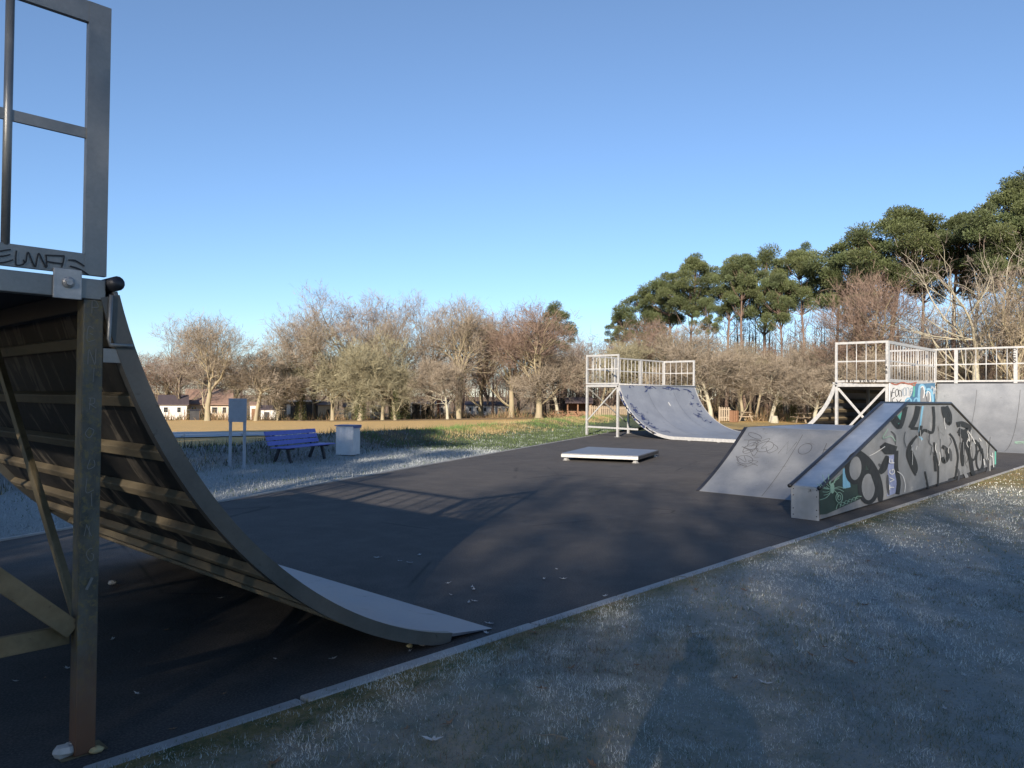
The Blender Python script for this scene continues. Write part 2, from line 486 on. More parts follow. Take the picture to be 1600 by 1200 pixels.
# kerb stones along the near side (one metre stones) and the thin edging on the far side
M['kerb'] = worn('kerb_concrete', (.30,.30,.29), (.42,.41,.39), 3, .85, 0, 50, .2, c3=(.19,.19,.165))
mb = MB()
x = -8.9
k = 0
while x < 36:
    L = 1.75 if k % 2 == 0 else 1.0
    j = random.uniform(-.005, .005)
    mb.box(x+.008, x+L-.008, KERB_Y-.10, KERB_Y+j, -.1, .022+random.uniform(-.004, .003)); x += L; k += 1
tag(mb.build('kerb', M['kerb'], bevel=.013), kind='structure')
mb = MB()
for i in range(-11, 27):
    a = LA+LU*i; b_ = LA+LU*(i+.99)
    n_ = LN*.05
    q = [(a[0],a[1]), (b_[0],b_[1]), (b_[0]+n_[0], b_[1]+n_[1]), (a[0]+n_[0], a[1]+n_[1])]
    mb.hexa([(p[0],p[1],-.08) for p in q]+[(p[0],p[1],.02) for p in q])
tag(mb.build('edging', M['kerb']), kind='structure')
# frosted path crossing the field corner
M['path'] = worn('frosted_gravel_path', (.42,.43,.43), (.52,.52,.51), 2, .9, 0, 40, .3)
mid = [at_dist(150, 29.5), at_dist(280, 30.5), at_dist(390, 30.5), at_dist(460, 28.5), at_dist(520, 25.5), at_dist(560, 24.0)]
wd = [3.8, 3.8, 3.0, 1.5, .6, .15]
pts = []
for i in range(len(mid)-1):
    for t in np.linspace(0, 1, 12, endpoint=(i == len(mid)-2)):
        pts.append((mid[i][0]*(1-t)+mid[i+1][0]*t, mid[i][1]*(1-t)+mid[i+1][1]*t, wd[i]*(1-t)+wd[i+1]*t))
mb = MB(); vs = []; fs = []
for i, (px, py, ww) in enumerate(pts):
    a = pts[max(i-1,0)]; c = pts[min(i+1,len(pts)-1)]
    d = np.array([c[0]-a[0], c[1]-a[1]]); d /= np.hypot(*d); nn = np.array([-d[1], d[0]])
    for u in np.linspace(-1, 1, 9):
        X, Y = px+nn[0]*ww*u, py+nn[1]*ww*u
        vs.append((X, Y, gz(X, Y)+.03))
for i in range(len(pts)-1):
    for j in range(8):
        fs.append((i*9+j, i*9+j+1, i*9+j+10, i*9+j+9))
mb.add(vs, fs, 0, True)
tag(mb.build('path', M['path']), kind='structure')

# ------------------------------------------------------------------ grass blades (uncountable: stuff)
def blades(name, X, Y, Z, L, W, colr, mat, lean=.9):
    n = len(X)
    a = RNG.random(n)*2*math.pi; b = RNG.random(n)*2*math.pi
    ln = np.abs(RNG.normal(0, lean, n))
    wx, wy = np.cos(a)*W/2, np.sin(a)*W/2
    h = L/np.sqrt(1+ln**2)
    tx, ty = np.cos(b)*ln*h, np.sin(b)*ln*h
    V = np.empty((n, 3, 3))
    V[:,0] = np.stack([X-wx, Y-wy, Z-.004], -1); V[:,1] = np.stack([X+wx, Y+wy, Z-.004], -1)
    V[:,2] = np.stack([X+tx, Y+ty, Z+h], -1)
    F = np.arange(3*n).reshape(n, 3)
    c = np.repeat(colr, 3, 0)
    o = fast_mesh(name, V.reshape(-1,3), F, mat, col=c)
    return tag(o, kind='stuff')
def scatter_lawn():
    Xs, Ys, Ls, Ws = [], [], [], []
    for (x0, x1, dens, wv) in ((1.0, 4.5, 8000, .0027), (4.5, 8, 3600, .0042), (8, 14, 950, .008), (14, 30, 330, .013)):
        for (y0, y1, kk) in ((-1.2+.08*x0, KERB_Y-.09, 1.0), (-5, -1.2+.08*x0, .12)):
            n = int((x1-x0)*(y1-y0)*dens*kk)
            Xs.append(RNG.uniform(x0, x1, n)); Ys.append(RNG.uniform(y0, y1+(.035 if kk == 1.0 else 0), n))
            Ls.append(np.abs(RNG.normal(.016, .008, n))+.005); Ws.append(np.full(n, wv)*RNG.uniform(.7, 1.3, n))
    X = np.concatenate(Xs); Y = np.concatenate(Ys); L = np.concatenate(Ls); W = np.concatenate(Ws)
    cl = .5*vnoise(X*4.3, Y*4.3, 31)+.5*vnoise(X*11, Y*11, 32)
    keep = RNG.random(len(X)) < (-.05+1.7*cl)
    X, Y, L, W = X[keep], Y[keep], L[keep], W[keep]
    cl = vnoise(X*2.1, Y*2.1, 33); L = L*(.55+.9*cl)
    Z = lawn_z(X, Y)
    cov = turf_cover(X, Y)
    n = len(X)
    r = RNG.random(n); patch = .35*vnoise(X*1.3, Y*1.3, 35)+.35*vnoise(X*4.5, Y*4.5, 36)+.45*vnoise(X*13, Y*13, 37)-.07
    green = np.stack([.050+.05*r, .078+.06*r, .022+.02*r], -1)
    straw = np.stack([.22+.12*r, .17+.09*r, .085+.05*r], -1)
    froz = np.stack([.46+.26*r, .485+.26*r, .455+.26*r], -1)
    k = RNG.random(n)
    c = np.where((k < .42)[:,None], straw, green)
    fr = np.clip(cov[:,0]*.80 + (patch-.5)*3.2, 0, 1)
    earth = np.stack([.085+.05*r, .058+.035*r, .036+.02*r], -1); ep = vnoise(X*1.7+9, Y*1.7, 38)*.6+vnoise(X*6, Y*6, 39)*.4
    c = np.where(((ep > .66) & (RNG.random(n) < .6))[:,None], earth, c); fr = fr*np.where(ep > .66, .35, 1)
    c = np.where((RNG.random(n) < fr)[:,None], froz, c)
    blades('grass', X, Y, Z, L, W, c, M['blade'], 1.7)
scatter_lawn()
def scatter_verge():
    S = RNG.uniform(-6, 32, 60000); Q = RNG.uniform(.06, 4.2, 60000)
    X, Y = tr_sq(S, Q); Z = land(X, Y)
    cov = turf_cover(X, Y); n = len(X); r = RNG.random(n)
    patch = vnoise(X*2.3, Y*2.3, 41)
    keep = RNG.random(n) < .3+patch
    green = np.stack([.055+.05*r, .085+.06*r, .025+.02*r], -1); froz = np.stack([.27+.14*r, .30+.14*r, .31+.14*r], -1)
    fr = np.clip(cov[:,0]+(patch-.5)*.8, 0, 1)
    c = np.where((RNG.random(n) < fr)[:,None], froz, green)
    k = keep
    blades('verge_grass', X[k], Y[k], Z[k], (np.abs(RNG.normal(.04, .018, n))+.01)[k], np.full(n, .011)[k], c[k], M['blade'], 1.0)
    n = 34000
    S = RNG.uniform(-6, 46, n); Q = RNG.normal(4.7, .95, n)
    X, Y = tr_sq(S, Q); Z = land(X, Y); cov = turf_cover(X, Y); r = RNG.random(n)
    p1 = vnoise(X*.8, Y*.8, 43); p2 = vnoise(X*2.6, Y*2.6, 44)
    green = np.stack([.07+.05*r, .12+.07*r, .03+.02*r], -1); straw = np.stack([.27+.14*r, .21+.1*r, .10+.06*r], -1)
    froz = np.stack([.26+.16*r, .29+.16*r, .30+.16*r], -1); dark = np.stack([.03+.02*r, .032+.02*r, .02+.01*r], -1)
    c = np.where((p1+.25*(r-.5) > .5)[:,None], green, straw)
    frosty = RNG.random(n) < cov[:,0]*.35
    c = np.where(((cov[:,0] > .4) & (RNG.random(n) < .75))[:,None], dark, c)
    c = np.where(frosty[:,None], froz, c)
    keep = (RNG.random(n) < .15+p2) & (Q > 2.6) & (Q < 7.5)
    L = (np.abs(RNG.normal(.085, .05, n))+.02)*(.5+p2)
    blades('bank_grass', X[keep], Y[keep], Z[keep], L[keep], np.full(n, .018)[keep], c[keep], M['tuft'], .8)
scatter_verge()
# ------------------------------------------------------------------ drawing strokes (paint) as thin ribbons lying 3 mm proud of a real panel
def catmull(pts, k=5):
    if len(pts) < 3: return [tuple(p) for p in pts]
    P = [np.array(p, float) for p in pts]; out = []
    for i in range(len(P)-1):
        p0, p1, p2, p3 = P[max(i-1,0)], P[i], P[i+1], P[min(i+2,len(P)-1)]
        for t in np.linspace(0, 1, k, endpoint=False):
            out.append(tuple(.5*((2*p1)+(p2-p0)*t+(2*p0-5*p1+4*p2-p3)*t*t+(3*p1-p0-3*p2+p3)*t**3)))
    out.append(tuple(P[-1])); return out
class Paint:
    def __init__(s, to3d): s.mb = MB(); s.f = to3d; s.lv = 0
    def stroke(s, pts, wdt, mi=0, smooth=True, taper=False):
        pts = catmull(pts) if smooth else pts
        s.lv += .00025
        n = len(pts); vs = []
        for i in range(n):
            a = np.array(pts[max(i-1,0)], float); b = np.array(pts[min(i+1,n-1)], float)
            d = b-a; L = np.hypot(*d); d = d/L if L > 0 else np.array([1.,0])
            nn = np.array([-d[1], d[0]])
            w_ = wdt*(1 if not taper else .35+.65*math.sin(math.pi*(i+.5)/n))
            for sg in (-1, 1):
                q = np.array(pts[i], float)+nn*sg*w_/2
                vs.append(s.f(q[0], q[1], .003+s.lv))
        s.mb.add(vs, [(2*i, 2*i+1, 2*i+3, 2*i+2) for i in range(n-1)], mi)
    def poly(s, pts, mi=0):
        s.lv += .00025
        s.mb.add([s.f(p[0], p[1], .003+s.lv) for p in pts], [tuple(range(len(pts)))], mi)
    def oval(s, cx, cy, rx, ry, wdt, mi=0, fill=None, rot=0):
        pts = []
        for k in range(21):
            t = 2*math.pi*k/20; x, y = rx*math.cos(t), ry*math.sin(t)
            pts.append((cx+x*math.cos(rot)-y*math.sin(rot), cy+x*math.sin(rot)+y*math.cos(rot)))
        if fill is not None: s.poly(pts[:-1], fill)
        if wdt: s.stroke(pts, wdt, mi, False)
# simple stroke letters on a unit box
GLY = {'P': [[(0,0),(0,1)],[(0,1),(.6,.95),(.65,.6),(0,.5)]], 'E': [[(.6,1),(0,1),(0,0),(.6,0)],[(0,.5),(.5,.5)]], 'N': [[(0,0),(0,1)],[(0,1),(.6,0)],[(.6,0),(.6,1)]],
       'I': [[(.3,0),(.3,1)]], 'R': [[(0,0),(0,1)],[(0,1),(.6,.95),(.6,.6),(0,.5)],[(.1,.5),(.6,0)]], 'O': [[(.3,1),(.65,.5),(.3,0),(-.05,.5),(.3,1)]],
       'U': [[(0,1),(0,.2),(.3,0),(.6,.2),(.6,1)]], 'L': [[(0,1),(0,0),(.6,0)]], 'G': [[(.6,.9),(.2,1),(-.05,.5),(.2,0),(.6,.1),(.6,.45),(.35,.45)]],
       '/': [[(0,0),(.7,.9)]], 'T': [[(0,1),(.7,1)],[(.35,1),(.35,0)]], 'V': [[(0,1),(.3,0)],[(.3,0),(.6,1)]], 'F': [[(.6,1),(0,1),(0,0)],[(0,.5),(.5,.5)]],
       'A': [[(0,0),(.3,1)],[(.3,1),(.6,0)],[(.12,.4),(.48,.4)]], 'S': [[(.6,.85),(.3,1),(.02,.78),(.3,.5),(.6,.25),(.3,0),(0,.15)]], 'W': [[(0,1),(.15,0)],[(.15,0),(.3,.7)],[(.3,.7),(.45,0)],[(.45,0),(.6,1)]],
       'D': [[(0,0),(0,1)],[(0,1),(.5,.85),(.6,.5),(.5,.15),(0,0)]], 'Z': [[(0,1),(.6,1)],[(.6,1),(0,0)],[(0,0),(.6,0)]], 'H': [[(0,0),(0,1)],[(.6,0),(.6,1)],[(0,.5),(.6,.5)]],
       'B': [[(0,0),(0,1)],[(0,1),(.55,.8),(.1,.52)],[(.1,.52),(.62,.25),(0,0)]], 'K': [[(0,0),(0,1)],[(.6,1),(.05,.5)],[(.05,.5),(.6,0)]], 'M': [[(0,0),(.05,1)],[(.05,1),(.3,.3)],[(.3,.3),(.55,1)],[(.55,1),(.6,0)]], 'C': [[(.6,.9),(.2,1),(-.05,.5),(.2,0),(.6,.1)]]}
def write(pt, text, x, y, h, wdt, mi=0, dx=None, vertical=False, rot=False, jit=0):
    for ch in text:
        if ch != ' ':
            for st in GLY[ch]:
                q = []
                for (a, b) in st:
                    u, v = a*h*.75, b*h
                    if rot: u, v = -v, u
                    q.append((x+u+random.uniform(-jit, jit), y+v+random.uniform(-jit, jit)))
                pt.stroke(q, wdt, mi, len(q) > 2)
        if vertical: y -= (dx or h*1.25)
        elif rot: y += (dx or h*.75)
        else: x += (dx or h*.75)

# ------------------------------------------------------------------ guard rail builder
def guard(parent, a, b, zb, zt, nbar, fw=.06, ft=.04, barr=.012, posts=(), mats=None, mid=True, plate=.06, label=None, lastpost=True):
    """railing panel from a to b (x,y): frame with mid rail, round bars as sub-parts"""
    mt = mats or M['galv']
    a = Vector((a[0], a[1], 0)); b = Vector((b[0], b[1], 0)); d = (b-a).normalized(); L = (b-a).length
    nrm = Vector((-d.y, d.x, 0))
    mb = MB()
    def blk(u0, u1, z0, z1, t):
        q = [a+d*u0-nrm*t/2, a+d*u1-nrm*t/2, a+d*u1+nrm*t/2, a+d*u0+nrm*t/2]
        mb.hexa([(p.x, p.y, z0) for p in q]+[(p.x, p.y, z1) for p in q])
    blk(0, fw, zb, zt, ft)
    if lastpost: blk(L-fw, L, zb, zt, ft)
    e = L-fw if lastpost else L
    blk(fw, e, zt-fw, zt, ft-.004); blk(fw, e, zb, zb+plate, ft-.004)
    for u in posts: blk(u-fw*.9, u+fw*.9, zb-.05, zt-fw, ft+.006)
    us = [fw+(L-2*fw)*(i+1)/(nbar+1) for i in range(nbar)]
    us = [u for u in us if all(abs(u-p) > fw*1.3 for p in posts)]
    if mid:
        zm = (zb+zt)/2+.02
        blk(fw, e, zm-.022, zm+.022, .014)
    rail = mb.build('guard_rail', mt, parent)
    first = None
    for u in us:
        p = a+d*u
        if first is None:
            m2 = MB(); m2.tube([(0,0,zb+plate-.005), (0,0,zt-fw+.005)], barr, 8)
            first = m2.build('bar', mt, rail, local=True); o = first
        else:
            o = first.copy(); COL.objects.link(o); o.parent = rail
        o.location = (p.x+nrm.x*0, p.y, 0)
    return rail

def arc(xc, zc, r, z0, z1, n=24, sgn=-1):
    """points on a transition from height z0 to z1 (centre xc, zc)"""
    out = []
    t0 = math.acos((zc-z0)/r); t1 = math.acos((zc-z1)/r)
    for i in range(n+1):
        t = t0+(t1-t0)*i/n
        out.append((xc+sgn*r*math.sin(t), zc-r*math.cos(t)))
    return out

# ------------------------------------------------------------------ near quarter pipe
Q = empty('quarter_pipe', (0.4, 5.4, 0), 'near quarter pipe seen from behind its curved ribbed underside, filling the left edge', 'skate ramp', 'skate ramps on the pad')
Y0, Y1, XC, RR, DZ = 3.5, 7.3, 3.78, 2.6, 2.0
top = arc(XC, RR, RR, 1.97, .006, 40); 
top = [p for p in top if p[0] < 3.3] + [(3.62, .006)]
bot = []
for i, p in enumerate(top):
    dx, dz = p[0]-XC, p[1]-RR; L = math.hypot(dx, dz); t = .018 if i < len(top)-1 else .003
    bot.append((p[0]+dx/L*t, max(p[1]+dz/L*t, .002)))
mb = MB(); mb.strip(top, bot, 1, Y0, Y1); mb.build('ramp_surface', M['sheet_near'], Q)
t2 = [(XC+(p[0]-XC)*(RR+.020)/RR, RR+(p[1]-RR)*(RR+.020)/RR) for p in top[:-2]]; t2 = [p for p in t2 if p[1] > .09]
b2 = [(XC+(p[0]-XC)*(RR+.026)/(RR+.020), RR+(p[1]-RR)*(RR+.026)/(RR+.020)) for p in t2]
mb = MB(); mb.strip(t2, b2, 1, Y0+.06, Y1-.06); mb.build('underside_sheet', M['under'], Q, label='underside sheet covered in dark sprayed paint')
for (ya, yb) in ((Y0-.004, Y0+.05), (Y1-.05, Y1+.004)):
    aa = arc(XC, RR, RR-.004, 1.955, .02, 40); aa = [p for p in aa if p[0] < 3.3]
    oo = []
    for p in aa:
        dx, dz = p[0]-XC, p[1]-RR; L = math.hypot(dx, dz)
        oo.append((p[0]+dx/L*.078, max(p[1]+dz/L*.078, .004)))
    mb = MB(); mb.strip(aa, oo, 1, ya, yb); mb.build('side_beam', M['rim'], Q)
ang_top = math.acos((RR-1.78)/RR)
nr = 12
for i in range(nr):
    t = ang_top*(1-(i+.0)/(nr-.3))
    d = Vector((-math.sin(t), 0, -math.cos(t))); tg = Vector((d.z, 0, -d.x))
    c = Vector((XC, 0, RR))+d*(RR+.027+.024)
    if c.z < .05: continue
    mb = MB()
    q = []
    for y in (Y0+.055, Y1-.055):
        for (u, v) in ((-1,-1),(1,-1),(1,1),(-1,1)):
            p = c+tg*u*.027+d*v*.024; q.append((p.x, y, p.z))
    mb.hexa(q); mb.build('rib', M['rib'], Q, bevel=.005)
mb = MB(); mb.tube([(1.245, Y0-.03, 2.0), (1.245, Y1+.03, 2.0)], .032, 14); mb.build('coping', M['dark'], Q)
mb = MB(); mb.box(-.38, 1.20, Y0+.052, Y1-.05, 1.97, 1.99); mb.build('deck', M['dkwall'], Q)
for y in (Y0, Y1):
    mb = MB(); mb.box(-.38, 1.21, y-.001 if y == Y0 else y-.05, y+.05 if y == Y0 else y+.001, 1.925, 2.012); mb.build('deck_beam', M['galv_dull'], Q, bevel=.004)
mb = MB(); mb.box(-.38, -.33, Y0+.052, Y1-.052, 1.90, 1.968); mb.box(1.13, 1.18, Y0+.052, Y1-.052, 1.88, 1.966)
for x in (.1, .6): mb.box(x, x+.05, Y0+.052, Y1-.052, 1.90, 1.968)
mb.build('deck_joist', M['dkwall'], Q)
for (x, y) in ((1.125, Y0+.002), (1.125, Y1-.08), (-.38, Y0+.002), (-.38, Y1-.08)):
    mb = MB(); mb.box(x, x+.08, y, y+.08, .006, 1.924); lg = mb.build('leg', M['leg'], Q, bevel=.005)
    mb = MB(); mb.box(x-.05, x+.13, y+.0, y+.11, .0015, .006); mb.build('foot_plate', M['brace'], lg)
def brace(a, b, wd=.05, ht=.05, mt='brace', par=None):
    mb = MB(); mb.beam(a, b, wd, ht); return mb.build('brace', M[mt], par or Q, bevel=.003)
brace((1.12, Y0+.045, .53), (-.34, Y0+.045, 1.92), .04, .075)
brace((1.124, Y0+.10, .50), (-.30, Y0+.10, .50), .03, .08)
brace((1.165, Y0+.14, .56), (1.165, 5.15, 1.88), .03, .05)
brace((1.165, 5.6, 1.88), (1.165, Y1-.1, .5), .03, .05)
brace((-.34, Y0+.1, 1.88), (-.34, 5.3, .5), .03, .05)
mb = MB(); mb.tube([(1.228, Y0-.012, 1.95), (1.222, Y0-.012, 1.76), (1.226, Y0-.012, 1.735), (1.32, Y0-.012, 1.735)], .009, 8); mb.build('bracket_rod', M['galv_dull'], Q)
mb = MB(); mb.box(1.205, 1.30, Y0+.0, Y0+.05, 1.66, 1.72); mb.build('bracket_bar', M['galv_dull'], Q)
gr = guard(Q, (-.38, Y0+.015), (1.212, Y0+.015), 2.028, 3.19, 4, .088, .03, .0165, mats=M['galv_dull'], plate=.088)
guard(Q, (-.36, Y0+.03), (-.36, Y1-.03), 2.028, 3.19, 11, .07, .03, .016, posts=(1.88,), mats=M['galv_dull'], plate=.08)
guard(Q, (-.38, Y1-.015), (1.212, Y1-.015), 2.028, 3.19, 4, .088, .03, .0165, mats=M['galv_dull'], plate=.088)
mb = MB(); mb.box(1.005, 1.112, Y0-.014, Y0-.003, 1.917, 2.04); bt = mb.build('clamp_plate', M['galv'], Q, bevel=.003)
mb = MB(); mb.tube([(1.06, Y0-.014, 1.985), (1.06, Y0-.020, 1.985)], .024, 16); mb.tube([(1.06, Y0-.020, 1.985), (1.06, Y0-.032, 1.985)], .014, 6, smooth=False); mb.build('bolt', M['galv'], bt)
# tag on the bottom plate of the rail, written with a marker
def on_y(y, k=1, ox=0, oy=0, sc=1.0):
    def f(px, py, lift):
        p = at_plane(ox+px/sc, oy+py/sc, 1, y); return (p[0], y-lift*.6, p[2])
    return f
pt = Paint(on_y(Y0-.001, ox=0, oy=380, sc=8))
for st in ([(-80,85),(-10,100),(70,88),(135,80)], [(-60,165),(40,162),(130,142)], [(-60,250),(60,240),(165,208)], [(205,92),(196,200),(208,275),(298,258),(292,205)], [(296,225),(322,235),(348,112),(400,225),(440,295),(462,200),(484,128),(530,220),(578,312)],
           [(565,150),(805,160)], [(575,150),(586,300)], [(800,162),(790,230),(768,305)], [(585,230),(700,248),(785,258)], [(850,212),(930,216),(1000,252),(1052,290)], [(870,288),(960,312),(1040,352),(1105,400)]):
    pt.stroke(st, 18, 0)
pt.mb.build('marker_tag', M['black'], gr)
legs = [o for o in Q.children if o.name.startswith('leg')]
pt = Paint(lambda u, v, lf: (u, Y0+.002-lf, v))
zz = [('P',1.86),('E',1.76),('N',1.645),('I',1.58),('R',1.455),('O',1.345),('U',1.215),('L',1.12),('I',1.045),('N',.935),('G',.81),('/',.70)]
for ch, z in zz: write(pt, ch, 1.150+random.uniform(-.006,.006), z+random.uniform(-.012,.012), random.uniform(.040,.058) if ch != '/' else .06, .0028 if ch != '/' else .011, 0, jit=.006)
pt.mb.build('scratched_tag', M['chalk'], legs[0])

# ------------------------------------------------------------------ far mini ramp (two facing quarters, flat between them)
MR = empty('mini_ramp', (27.4, 13, 0), 'far mini ramp with a bluish curved sheet and pale railed deck beside the manual pad', 'skate ramp', 'skate ramps on the pad')
X0, X1, F0, F1 = 24.6, 30.5, 11.4, 14.55
CA, CB = F1+2.53-.02, F0-2.53+.02
def prof(sgn, yc, z1=2.03):
    return arc(yc, 2.72, 2.6, z1, .125, 24, sgn)
pa = prof(1, F1); pb = prof(-1, F0)
full = pa + list(reversed(pb))
lowr = []
for (y, z) in full:
    if y > F1: cy_, = (F1,)
    elif y < F0: cy_ = F0
    else: cy_ = y
    dy, dz = y-cy_, z-2.72; L = math.hypot(dy, dz); lowr.append((y+dy/L*.02, z+dz/L*.02))
mb = MB(); mb.strip(full, lowr, 0, X0+.05, X1-.05); MS = mb.build('ramp_surface', M['sheet'], MR)
for xx in (X0, X1-.05):
    outr = []; inn = []
    for (y, z) in full:
        cy_ = F1 if y > F1 else F0 if y < F0 else y
        dy, dz = y-cy_, z-2.72; L = math.hypot(dy, dz)
        outr.append((y+dy/L*.11, z+dz/L*.11)); inn.append((y-dy/L*.006, z-dz/L*.006))
    mb = MB(); mb.strip(inn, outr, 0, xx, xx+.05); mb.build('side_rim', M['galv'], MR)
for (yc, sg) in ((F1, 1), (F0, -1)):
    for i in range(9):
        t = math.acos((2.72-1.85)/2.6)*(1-i/9.0)
        d = Vector((0, sg*math.sin(t), -math.cos(t))); tg = Vector((0, d.z, -d.y)); c = Vector((0, yc, 2.72))+d*2.665
        q = []
        for x in (X0+.05, X1-.05):
            for (u, v) in ((-1,-1),(1,-1),(1,1),(-1,1)):
                p = c+tg*u*.05+d*v*.04; q.append((x, p.y, p.z))
        mb = MB(); mb.hexa(q); mb.build('rib', M['rib'], MR)
for y in (12.0, 12.85, 14.0):
    for x in (X0+.05, X1-.15):
        mb = MB(); mb.box(x-.045, x+.05, y-.05, y+.05, 0, .02); mb.box(x-.04, x+.04, y-.04, y+.04, .02, .11); mb.build('foot', M['galv'], MR)
DA0, DA1 = 17.10, 18.68
DB0, DB1 = 7.27, 8.84
for (d0, d1) in ((DA0, DA1), (DB0, DB1)):
    mb = MB(); mb.box(X0+.06, X1-.06, d0+.05, d1-.05, 2.0, 2.03); mb.build('deck', M['dkwall'], MR)
    mb = MB()
    mb.box(X0, X0+.055, d0, d1, 1.95, 2.035); mb.box(X1-.055, X1, d0, d1, 1.95, 2.035)
    mb.box(X0+.056, X1-.056, d0, d0+.05, 1.95, 2.03); mb.box(X0+.056, X1-.056, d1-.05, d1, 1.95, 2.03)
    mb.build('deck_frame', M['galv'], MR)
    for x in (X0, X1-.08, (X0+X1)/2):
        for y in (d0+.001, d1-.081):
            mb = MB(); mb.box(x+.001, x+.081, y, y+.08, .01, 1.949); lg = mb.build('leg', M['galv'], MR)
            mb = MB(); mb.box(x-.05, x+.13, y-.05, y+.13, .002, .011); mb.build('foot_plate', M['galv'], lg)
for yy in (CA, CB):
    mb = MB(); mb.tube([(X0-.02, yy, 2.06), (X1+.02, yy, 2.06)], .032, 10); mb.build('coping', M['galv'], MR)
def mbrace(a, b, w_=.05): brace(a, b, .03, w_, 'galv', MR)
mbrace((X0+.03, DA1-.08, .62), (X0+.03, DA0+.08, 1.94)); mbrace((X1-.03, DA1-.08, .62), (X1-.03, DA0+.08, 1.94))
mbrace((X0+.08, DA1-.04, 1.92), (27.4, DA1-.04, .5)); mbrace((27.5, DA1-.04, 1.92), (X1-.1, DA1-.04, .5))
mbrace((X0+.04, DA1-.08, .36), (X0+.04, 16.2, .33), .07); mbrace((X1-.04, DA1-.08, .36), (X1-.04, 16.2, .33), .07)
mbrace((X0+.02, DB0+.08, 1.9), (X0+.02, DB1+.0, .22), .07); mbrace((X0+.05, DB1-.08, 1.9), (X0+.05, DB0+.1, .25), .07)
mbrace((X1-.03, DB0+.08, 1.9), (X1-.03, DB1+.0, .22), .07)
mbrace((X0+.03, DB1-.08, .36), (X0+.03, 9.9, .33), .07)
ZR0, ZR1 = 2.06, 3.24
guard(MR, (X0+.02, DA1), (X0+.02, DA0-.02), ZR0, ZR1, 4, .07, .05, .014)
guard(MR, (X0+.05, DA1-.02), (X1-.05, DA1-.02), ZR0, ZR1, 19, .06, .05, .014, posts=(1.95, 3.9))
guard(MR, (X1-.02, DA1), (X1-.02, DA0-.02), ZR0, ZR1, 4, .08, .05, .014)
gB = guard(MR, (X0+.02, DB1), (X0+.02, DB0), 2.09, 3.35, 4, .07, .05, .014)
gB2 = guard(MR, (X0+.06, DB0+.02), (29.95, DB0+.02), 2.09, 3.35, 17, .09, .05, .014, plate=.10)
# graffiti board under the side rail
mb = MB(); mb.box(X0+.09, 29.85, DB0-.015, DB0-.001, .15, 2.06); gb = mb.build('painted_board', M['white'], MR)
pt = Paint(on_y(DB0-.016, ox=1280, oy=520, sc=5))
pt.poly([(735,400),(905,392),(908,700),(600,700),(640,560),(700,520),(725,470)], 1)
pt.stroke([(690,600),(672,545),(690,512),(715,520),(722,560)], 12, 2); pt.stroke([(735,560),(745,520),(765,512),(775,550)], 10, 2)
pt.stroke([(782,620),(778,500),(785,425),(805,408),(824,430),(832,462),(850,440),(872,452),(885,500),(890,620)], 18, 2)
pt.poly([(790,600),(788,490),(795,430),(808,424),(820,450),(832,500),(850,470),(866,470),(876,520),(880,600)], 4)
pt.stroke([(792,430),(812,420),(822,470),(812,510)], 9, 3); pt.stroke([(838,500),(845,462),(864,470),(868,520),(862,545)], 8, 3); pt.stroke([(826,480),(836,500),(842,540)], 5, 0)
pt.stroke([(738,400),(742,450),(736,500)], 14, 5)
for st in ([(565,500),(575,440),(590,432)], [(562,470),(588,465)], [(600,500),(594,460),(612,440),(618,480),(600,500)], [(626,500),(622,450),(640,460),(640,500)], [(575,545),(570,520),(590,505)], [(560,455),(560,540)], [(604,520),(618,540),(640,520)]): pt.stroke(st, 5, 0)
for st in ([(645,440),(652,490)], [(655,440),(672,430),(676,480),(660,490),(655,440)], [(682,490),(684,430),(700,440),(702,490)], [(710,460),(726,450),(722,430),(710,450),(716,490)], [(875,440),(880,420),(895,440),(892,480)], [(900,430),(902,470),(910,440)]): pt.stroke(st, 9, 3); pt.stroke(st, 3, 1)
pt.stroke([(560,392),(600,405),(650,388),(700,400),(760,388)], 10, 6); pt.stroke([(700,395),(740,412),(750,395)], 9, 6)
pt.mb.build('graffiti', [M['black'], M['blue'], M['cyan'], M['white'], M['greyp'], M['teal'], M['brick']], gb)
# small black tags on rails
pt = Paint(lambda u, v, lf: (X0-.01-lf, u, v))
xw = 8.55
for ch in 'TWD VONDZ':
    if ch != ' ':
        for st in GLY[ch]: pt.stroke([(xw-a*.085, 2.085+b*.09) for a, b in st], .018, 0, len(st) > 2)
    xw -= .115
pt.mb.build('marker_tag', M['black'], gB)
pt = Paint(lambda u, v, lf: (X0-.01-lf, u, v))
z = 2.62
for ch in 'TAG'[::1]:
    for st in GLY['F' if ch == 'T' else 'A' if ch == 'A' else 'B']: pt.stroke([(DB0+.075-a*.09, z+b*.1) for a, b in st], .018, 0, len(st) > 2)
    z -= .14
pt.mb.build('marker_tag', M['black'], gB)
# scribbles on the riding surface of the far quarter (dark blue marker along its edges) and paint on its rim
M['inkblue'] = flat('dark_blue_marker', (.03,.045,.13), .6)
def on_arc(u, v, lf):      # u along x, v = angle on far transition (0 bottom)
    r = 2.6-.004-lf
    return (u, F1+r*math.sin(v), 2.72-r*math.cos(v))
rs = random.Random(4)
pt = Paint(on_arc)
for i in range(22):
    t = rs.random(); v = .28+t*.85; u = X0+.12+abs(rs.gauss(0, .16))+.15*(1-t)
    p = [(u, v)]
    for k in range(5): p.append((u+rs.uniform(-.02,.28), v+rs.uniform(-.045,.045)))
    pt.stroke(p, rs.uniform(.008,.017), 0)
for i in range(11):
    t = rs.random(); v = .45+t*.8; u = X1-.15-abs(rs.gauss(0, .35))
    p = [(u, v)]
    for k in range(5): p.append((u-rs.uniform(-.02,.34), v+rs.uniform(-.05,.05)))
    pt.stroke(p, rs.uniform(.008,.014), 0)
